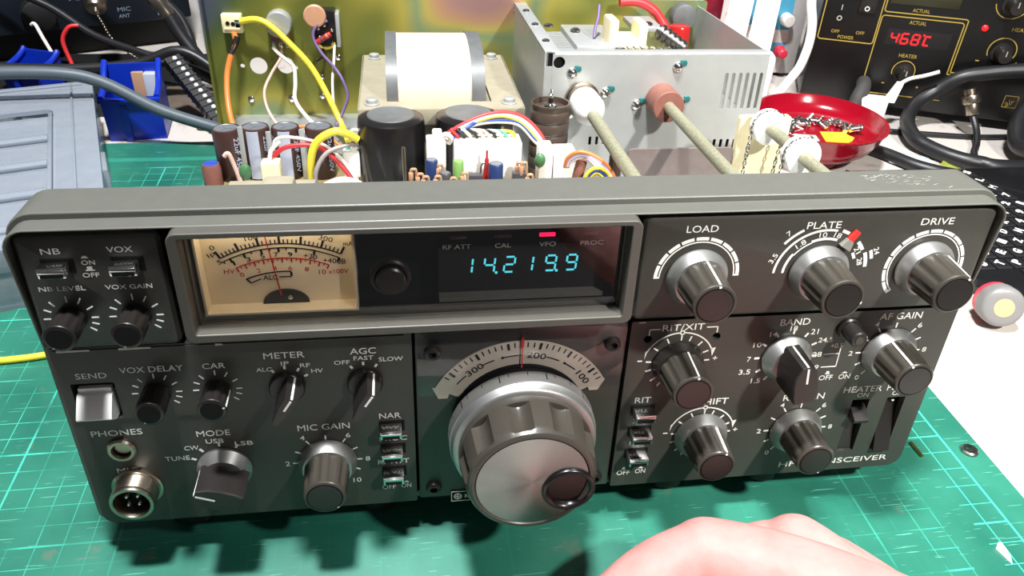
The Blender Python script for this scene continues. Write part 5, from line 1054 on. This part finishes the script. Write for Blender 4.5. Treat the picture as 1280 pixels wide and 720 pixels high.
# clear organiser box at the left
m_ = bpy.data.materials.new('clear_plastic'); m_.use_nodes = True; nt = m_.node_tree; MATS['clear_plastic'] = m_
b_ = nt.nodes['Principled BSDF']; b_.inputs['Base Color'].default_value = s2l((172, 178, 186)) + (1,); b_.inputs['Roughness'].default_value = .16
tr = nt.nodes.new('ShaderNodeBsdfTransparent'); tr.inputs[0].default_value = (.84, .89, .95, 1); mx = nt.nodes.new('ShaderNodeMixShader')
nz = nt.nodes.new('ShaderNodeTexNoise'); nz.inputs['Scale'].default_value = 25; mr_ = nt.nodes.new('ShaderNodeMapRange'); mr_.inputs[3].default_value = .42; mr_.inputs[4].default_value = .56
nt.links.new(nz.outputs['Fac'], mr_.inputs[0]); nt.links.new(mr_.outputs[0], mx.inputs[0]); nt.links.new(tr.outputs[0], mx.inputs[1]); nt.links.new(b_.outputs[0], mx.inputs[2]); nt.links.new(mx.outputs[0], nt.nodes['Material Output'].inputs[0])
og = empty('organiser_box', (-208, 187, 0), (0, 0, R(17.7))); tag(og, 'clear plastic compartment box lying left of the radio', 'organiser box')
XW, YL, ZH = -260, 250, 38
mb = MB(); mb.plate(rrect(XW, 0, 0, YL, 9, 5), [], 0, 2.4, to=lambda a, d, b: (a, b, d))
for (a, b, c, d) in ((XW, 0, 0, 2.4), (XW, 0, YL-2.4, YL), (XW, XW+2.4, 0, YL), (-2.4, 0, 0, YL)): mb.box(a, b, c, d, 1, ZH-9, .8)
for x in (-55, -120, -185): mb.box(x, x+1.6, 2, YL-2, 2, ZH-10)
for y in (52, 98, 146, 196): mb.box(XW+2, -2, y, y+1.6, 2, ZH-10)
mb.build('tray', 'clear_plastic', og)
mb = MB(); mb.plate(rrect(XW-1, 1, -1, YL+1, 9, 5), [rrect(XW+14, -26, 16, YL-52, 6, 4)], ZH-3, ZH, to=lambda a, d, b: (a, b, d))
for (a, b, c, d) in ((XW-1, 1, -1, 1.2), (XW-1, 1, YL-1.2, YL+1), (XW-1, XW+1, -1, YL+1), (-1, 1.2, -1, YL+1)): mb.box(a, b, c, d, ZH-14, ZH-1, .8)
mb.box(-14.5, -13, 4, YL-6, ZH, ZH+1.4, .4); mb.box(XW+6, -6, YL-8, YL-6.4, ZH, ZH+1.4, .4)
lid = mb.build('lid', 'clear_plastic', og)
mb = MB(); mb.box(XW+14, -26, 16, YL-52, ZH-7, ZH-5.4)
for y in (24, 66, 108, 150): mb.box(XW+18, -30, y, y+9, ZH-5.4, ZH-2.4, 1)
mb.box(-30, -27, 18, YL-54, ZH-5.4, ZH-1.4, .8)
mb.build('lid_panel', 'clear_plastic', lid)
mb = MB()
for k in range(6): a = k*pi/3; mb.ball((-72+6*math.cos(a), YL-28+4.4*math.sin(a), ZH+.2), 3.4, 8, (1, .8, .2))
mb.ball((-72, YL-28, ZH+.3), 3, 8, (1, 1, .3)); mb.build('embossed_flower', 'clear_plastic', lid)
for y0 in (90,): mb = MB(); mb.box(-8, 4, y0, y0+30, ZH-20, ZH-4, 1); mb.build('latch', 'clear_plastic', lid)
# blue parts bins
mat('bin_blue', (12, 46, 168), .35, var=.04)
def bin_(name, lab, loc, rot, W=46, D=36, H=45):
    o = empty(name, loc, (0, 0, R(rot))); tag(o, lab, 'parts bin', 'blue parts bins')
    mb = MB(); mb.box(0, W, 0, D, 0, 2); mb.rings([[(0, 1.8, 0), (W, 1.8, 0), (W, 0, 0), (0, 0, 0)], [(0, -1, H*.8), (W, -1, H*.8), (W, -3, H*.8), (0, -3, H*.8)]]); mb.box(-1.5, W+1.5, -6, -1, H*.8-3, H*.8, .8)
    for x in (0, W-2): mb.rings([[(x, 0, 0), (x+2, 0, 0), (x+2, D, 0), (x, D, 0)], [(x, -2, H*.8), (x+2, -2, H*.8), (x+2, D, H*1.12), (x, D, H*1.12)]]); mb.tube([(x+1, -3, H*.8), (x+1, 14, H*.86), (x+1, 26, H*1.04), (x+1, D, H*1.16)], 2.4, 8)
    mb.box(0, W, D-2, D, 0, H*1.12); mb.box(W*.3, W*.3+5, -3, 1, 0, H*.66); mb.build('bin_body', 'bin_blue', o); return o
bin_('parts_bin', 'blue plastic parts bin with a front lip, between the organiser box and the radio', (-272, 402, -3), 6, W=42)
bin_('parts_bin', 'smaller blue parts bin further back behind the organiser box', (-388, 516, -3), -20, 36, 30, 26)
mat('bin_bits', (120, 110, 96), .5, var=.5, scale=400)
# cables over the left back corner
mb = MB(); mb.tube([(-470, 372, 50), (-400, 376, 58), (-340, 380, 60), (-290, 385, 58), (-262, 388, 50), (-226, 385, 30), (-192, 384, 17), (-160, 384, 7), (-120, 386, 3.6)], 4.6, 14); tag(mb.build('grey_cable', 'sleeve_grey', ang=80), 'thick grey cable from the organiser box across the blue bin to behind the radio', 'cable').data.materials[0] = mat('cable_grey', (78, 88, 96), .5)
mb = MB(); mb.tube([(-520, 470, 40), (-440, 474, 37), (-370, 474, 32), (-310, 476, 30), (-262, 478, 34), (-228, 480, 44), (-200, 474, 30), (-170, 460, 6)], 4.4, 12); tag(mb.build('black_cable', 'rubber_black', ang=80), 'black cable running along the back of the bench over the blue bins', 'cable')
mb = MB(); mb.tube([(-520, 480, 30), (-450, 484, 30), (-380, 482, 25), (-300, 486, 24), (-250, 492, 30), (-216, 486, 24), (-180, 474, 4)], 3.6, 12); tag(mb.build('second_black_cable', 'rubber_black', ang=80).id_data, 'lower of the two black cables running along the back of the bench', 'cable'); 
mb = MB(); mb.tube([(-400, 560, 80), (-352, 556, 60), (-312, 540, 38), (-262, 520, 26), (-226, 506, 16), (-196, 500, 3)], 3.4, 12); tag(mb.build('sloping_cable', 'rubber_black', ang=80), 'black cable sloping down to the right in front of the dark rack unit', 'cable')
# black strip with white dots
st2 = empty('terminal_strip', (0, 0, 0)); tag(st2, 'black strip with a row of white dots leaning beside the rear panel', 'terminal strip')
a = Vector((-226, 446, 48)); b = Vector((-182, 402, 6)); t = (b-a).normalized(); up = Vector((.3, -.5, .8)); up = (up-t*up.dot(t)).normalized(); x = t.cross(up)
mb = MB(); mb.rings([[p-x*6.5-up*4, p+x*6.5-up*4, p+x*6.5+up*4, p-x*6.5+up*4] for p in (a, b)])
for k in range(13): c_ = a+(b-a)*(k+.5)/13; mb.rings([[c_+t*1.4-x*7.2-up*4.4, c_+t*1.4+x*7.2-up*4.4, c_+t*1.4+x*7.2+up*4.8, c_+t*1.4-x*7.2+up*4.8], [c_+t*2.4-x*7.2-up*4.4, c_+t*2.4+x*7.2-up*4.4, c_+t*2.4+x*7.2+up*4.8, c_+t*2.4-x*7.2+up*4.8]])
mb.build('strip_body', 'rubber_black', st2)
for k in range(13): c_ = a+(b-a)*(k+.5)/13 + up*4 - x*1; mb = MB(); mb.ball(c_, 1.9, 10); mb.build('white_contact', 'nylon_white', st2)
# dark rack unit far left with plugs on its front
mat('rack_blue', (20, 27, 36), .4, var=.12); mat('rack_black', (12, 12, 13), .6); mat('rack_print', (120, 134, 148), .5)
P1 = at_z(0, 46, 26); P2 = at_z(240, 21, 26)
rk = empty('rack_unit', tuple(P1), (0, 0, math.atan2(P2.y-P1.y, P2.x-P1.x))); tag(rk, 'dark blue-black equipment unit with pale lettering at the back left', 'rack unit')
WL = (P2-P1).length
mb = MB(); mb.box(-80, WL, 0, 140, 0, 150, 2); mb.build('case', 'rack_blue', rk)
mb = MB(); mb.box(-80, WL-4, 20, 138, -29, 0); mb.build('plinth', 'rack_black', rk)
mb = MB(); text(mb, 'VOX', 62, 84, 26, 4, -.1); text(mb, 'MIC', 104, 116, 12, 4, -.1); text(mb, 'ANT', 104, 114, 6, 3.4, -.1); text(mb, 'FUSE', 140, 158, 5, 5, -.1); mb.build('lettering', 'rack_print', rk)
mb = MB(); mb.lathe([(14, 0), (15, 1), (14, 13), (12, 14), (.1, 14.4)], (36, 0, 18), (0, -1, 0), 32); mb.build('control_knob', 'rack_black', rk)
mb = MB(); mb.box(-3, 8, 0, 120, -3, 140, .8); gp = mb.build('metal_upright', 'case_grey'); gp.location = (-.2335, .612, 0); tag(gp, 'grey metal upright standing right of the dark rack unit', 'upright')
mb = MB(); mb.box(-14, 18, 0, 6, 0, 4, .6); al = mb.build('metal_bracket', 'alu_sheet'); al.location = (-.226, .520, -.003); al.rotation_euler = (0, 0, R(12)); tag(al, 'short bright metal bracket on the bench beside the rear panel', 'bracket')
mb = MB(); mb.box(-30, 26, -70, 0, 0, 3, .8); mat('dark_board', (92, 80, 70), .6, var=.15); al = mb.build('flat_board', 'dark_board'); al.location = (-.224, .520, -.003); al.rotation_euler = (0, 0, R(8)); tag(al, 'flat grey-brown board on the bench beside the rear panel', 'board')
mb = MB(); mb.box(-560, -204, 452, 612, -3, -1.4, .5); tag(mb.build('rack_shade_sheet', 'rack_black'), 'added black sheet standing in for the shade on the bench under the dark rack unit', 'sheet')  # added flat black sheet, imitates the shaded bench below the rack
# capped plug with bead chain, and a second plug
pg = empty('capped_plug', (-314, 566, 64)); tag(pg, 'silver capped coaxial plug with a bead chain hanging in front of the rack unit', 'plug')
mb = MB(); mb.lathe([(7, -16), (8.4, -14), (9.6, -4), (9.6, 8), (8, 12), (.1, 13)], (0, 0, 0), (.15, -.75, -.5), 28); mb.lathe([(3.2, 12), (2.6, 17), (.1, 17.6)], (0, 0, 0), (.15, -.75, -.5), 14); mb.build('cap', 'worn_nickel', pg)
P_ = catmull([(2, -12, -10), (6, -14, -18), (9, -14, -28), (16, -16, -38), (28, -20, -46), (36, -24, -50)], 8); mb = MB()
acc = 0
for p, q in zip(P_, P_[1:]):
    acc += (q-p).length
    if acc > 2.3: acc = 0; mb.ball(q, 1.25, 8)
mb.tube(P_, .4, 5, 1); mb.build('bead_chain', 'worn_nickel', pg)
pk = empty('cable_plug', (-256, 556, 62)); tag(pk, 'tarnished coaxial plug with a black boot right of the bead chain', 'plug')
mb = MB(); mb.lathe([(7, -14), (8, -12), (8, 0), (6, 3), (6, 10), (5, 13)], (0, 0, 0), (.55, -.3, -.78), 28); mb.build('coaxial_plug', 'worn_nickel', pk)
mb = MB(); mb.tube([(7, -4, -10), (14, -8, -24), (22, -12, -36), (34, -18, -52), (44, -26, -62)], 6.2, 14); mb.build('boot', 'rubber_black', pk)
mb = MB(); mb.tube([(-330, 584, 88), (-300, 580, 84), (-268, 576, 68), (-246, 572, 48), (-236, 562, 24), (-234, 548, 4)], 4, 12); tag(mb.build('arched_cable', 'rubber_black', ang=80), 'black cable arching over the rack front and down beside the plug', 'cable')
mb = MB(); mb.tube([(-366, 546, 46), (-362, 544, 47), (-357, 540, 36), (-349, 534, 18), (-344, 528, 4)], 1.6, 8); tag(mb.build('white_stub', 'wire_white', ang=80), 'bent white wire end sticking up behind the organiser box', 'wire')
mb = MB(); mb.tube([(-326, 544, 46), (-334, 542, 45), (-341, 540, 34), (-338, 536, 18), (-332, 530, 3)], 1.9, 8); tag(mb.build('red_stub', 'wire_red', ang=80), 'bent red wire end sticking up right of the white one', 'wire')
for x, y, c_ in ((-322, 530, 'comp_green'), (-316, 526, 'comp_green'), (-300, 532, 'comp_tan'), (-356, 536, 'comp_orange'), (-278, 536, 'chrome'), (-252, 440, 'comp_tan'), (-242, 436, 'can_stripe'), (-205, 424, 'comp_tan'), (-296, 526, 'wire_white')):
    mb = MB(); zz = 0
    if (x, y) in ((-252, 440), (-242, 436)): mb.box(-5, 5, -4, 4, 0, 42, 1.5); zz = -1
    else: mb.ball((0, 0, 2.6), 5.4, 10, (1.2, .9, .52))
    o = mb.build('loose_part', c_); o.location = (x*MM, y*MM, (-3+(2 if zz else 0))*MM)
    lab = {-322: 'left of two pale green lumps behind the organiser box', -316: 'right of two pale green lumps behind the organiser box', -300: 'tan loose part right of the pale green lumps', -356: 'orange loose part beside the bent white wire', -278: 'shiny metal bit under the bead chain', -252: 'tan component standing at the left in the near blue bin', -242: 'pale component standing at the right in the near blue bin', -205: 'tan scrap by the black dotted strip', -296: 'white flat bit on the bench behind the organiser'}[x]
    tag(o, lab, 'loose part')
# ------------------------------------------------------------------ the hand resting on the mat in front
m_ = mat('skin', (188, 132, 126), .55, spec=.25, var=.12, scale=90, bump=.25, bscale=900)
m_.node_tree.nodes['Principled BSDF'].inputs['Subsurface Weight'].default_value = .12; m_.node_tree.nodes['Principled BSDF'].inputs['Subsurface Radius'].default_value = (.006, .002, .001)
def limb(mb, pts, rad, n=18):
    P = catmull(pts, 6); K = len(P)-1; S_ = len(rad)-1; rr = []
    up = None
    for i, p in enumerate(P):
        t = (P[min(i+1, K)]-P[max(i-1, 0)]).normalized()
        up = basis(t)[0] if up is None else (up-t*up.dot(t)).normalized(); y = t.cross(up)
        f = i/K*S_; k = min(int(f), S_-1); r = rad[k]+(rad[k+1]-rad[k])*(f-k)
        rr.append([p+(up*math.cos(2*pi*q/n)+y*math.sin(2*pi*q/n))*r for q in range(n)])
    mb.rings(rr); mb.ball(P[0], rad[0], 16); mb.ball(P[-1], rad[-1], 16)
mb = MB()
limb(mb, [(122, -108, 44), (100, -86, 44), (77, -66, 42), (54, -52, 38)], [19, 17, 15, 14])                 # thumb base
limb(mb, [(54, -52, 38), (36, -54, 33), (19, -61, 26)], [13.6, 12, 10.8]); limb(mb, [(19, -61, 26), (8, -72, 17), (3, -82, 11)], [10.6, 10, 8.4])
limb(mb, [(132, -104, 36), (110, -76, 31), (91, -47, 31)], [20, 15, 13]); limb(mb, [(136, -104, 28), (120, -74, 25), (106, -50, 24)], [17, 13, 11])
limb(mb, [(140, -100, 22), (130, -76, 19), (120, -58, 17)], [14, 12, 10]); limb(mb, [(120, -98, 34), (98, -70, 27)], [18, 14])
limb(mb, [(91, -47, 30), (80, -42, 26), (68, -44, 21)], [11.5, 10, 8.8]); limb(mb, [(68, -44, 22), (58, -54, 14), (54, -66, 9.4)], [8.6, 8, 7.2])   # index finger curled under
limb(mb, [(110, -56, 24), (98, -46, 20), (84, -44, 14)], [11, 9.4, 8.4]); limb(mb, [(84, -44, 14), (74, -54, 9.5), (72, -68, 8.4)], [8.4, 8, 7])
limb(mb, [(118, -58, 18), (110, -50, 14), (98, -47, 11)], [10, 9, 8.2]); limb(mb, [(98, -47, 11), (90, -56, 9), (88, -68, 8.2)], [8.2, 7.6, 6.8])
limb(mb, [(126, -64, 14), (120, -56, 10.5), (110, -53, 9)], [9, 8, 7.4]); limb(mb, [(110, -53, 9), (103, -60, 7.8), (101, -69, 7.2)], [7.4, 7, 6.2])
limb(mb, [(116, -100, 36), (100, -146, 42), (78, -220, 47), (66, -320, 62), (60, -430, 86)], [21, 24, 30, 37, 40])                        # wrist and forearm
hd = mb.build('person', 'skin', ang=180)
rm = hd.modifiers.new('blend', 'REMESH'); rm.mode = 'VOXEL'; rm.voxel_size = .0013; rm.use_smooth_shade = True
sm_ = hd.modifiers.new('soften', 'SMOOTH'); sm_.iterations = 6; sm_.factor = .6
tag(hd, 'bare forearm and half closed hand of a person resting on the mat in front', 'person')
mat('nail', (226, 176, 166), .25)
mb = MB(); mb.ball((0, 0, 0), 5.2, 14, (1, 1.2, .22)); nl = mb.build('thumbnail', 'nail', hd, ang=80); nl.location = (.0000, -.0780, .0215); nl.rotation_euler = (R(30), R(-38), R(-30))
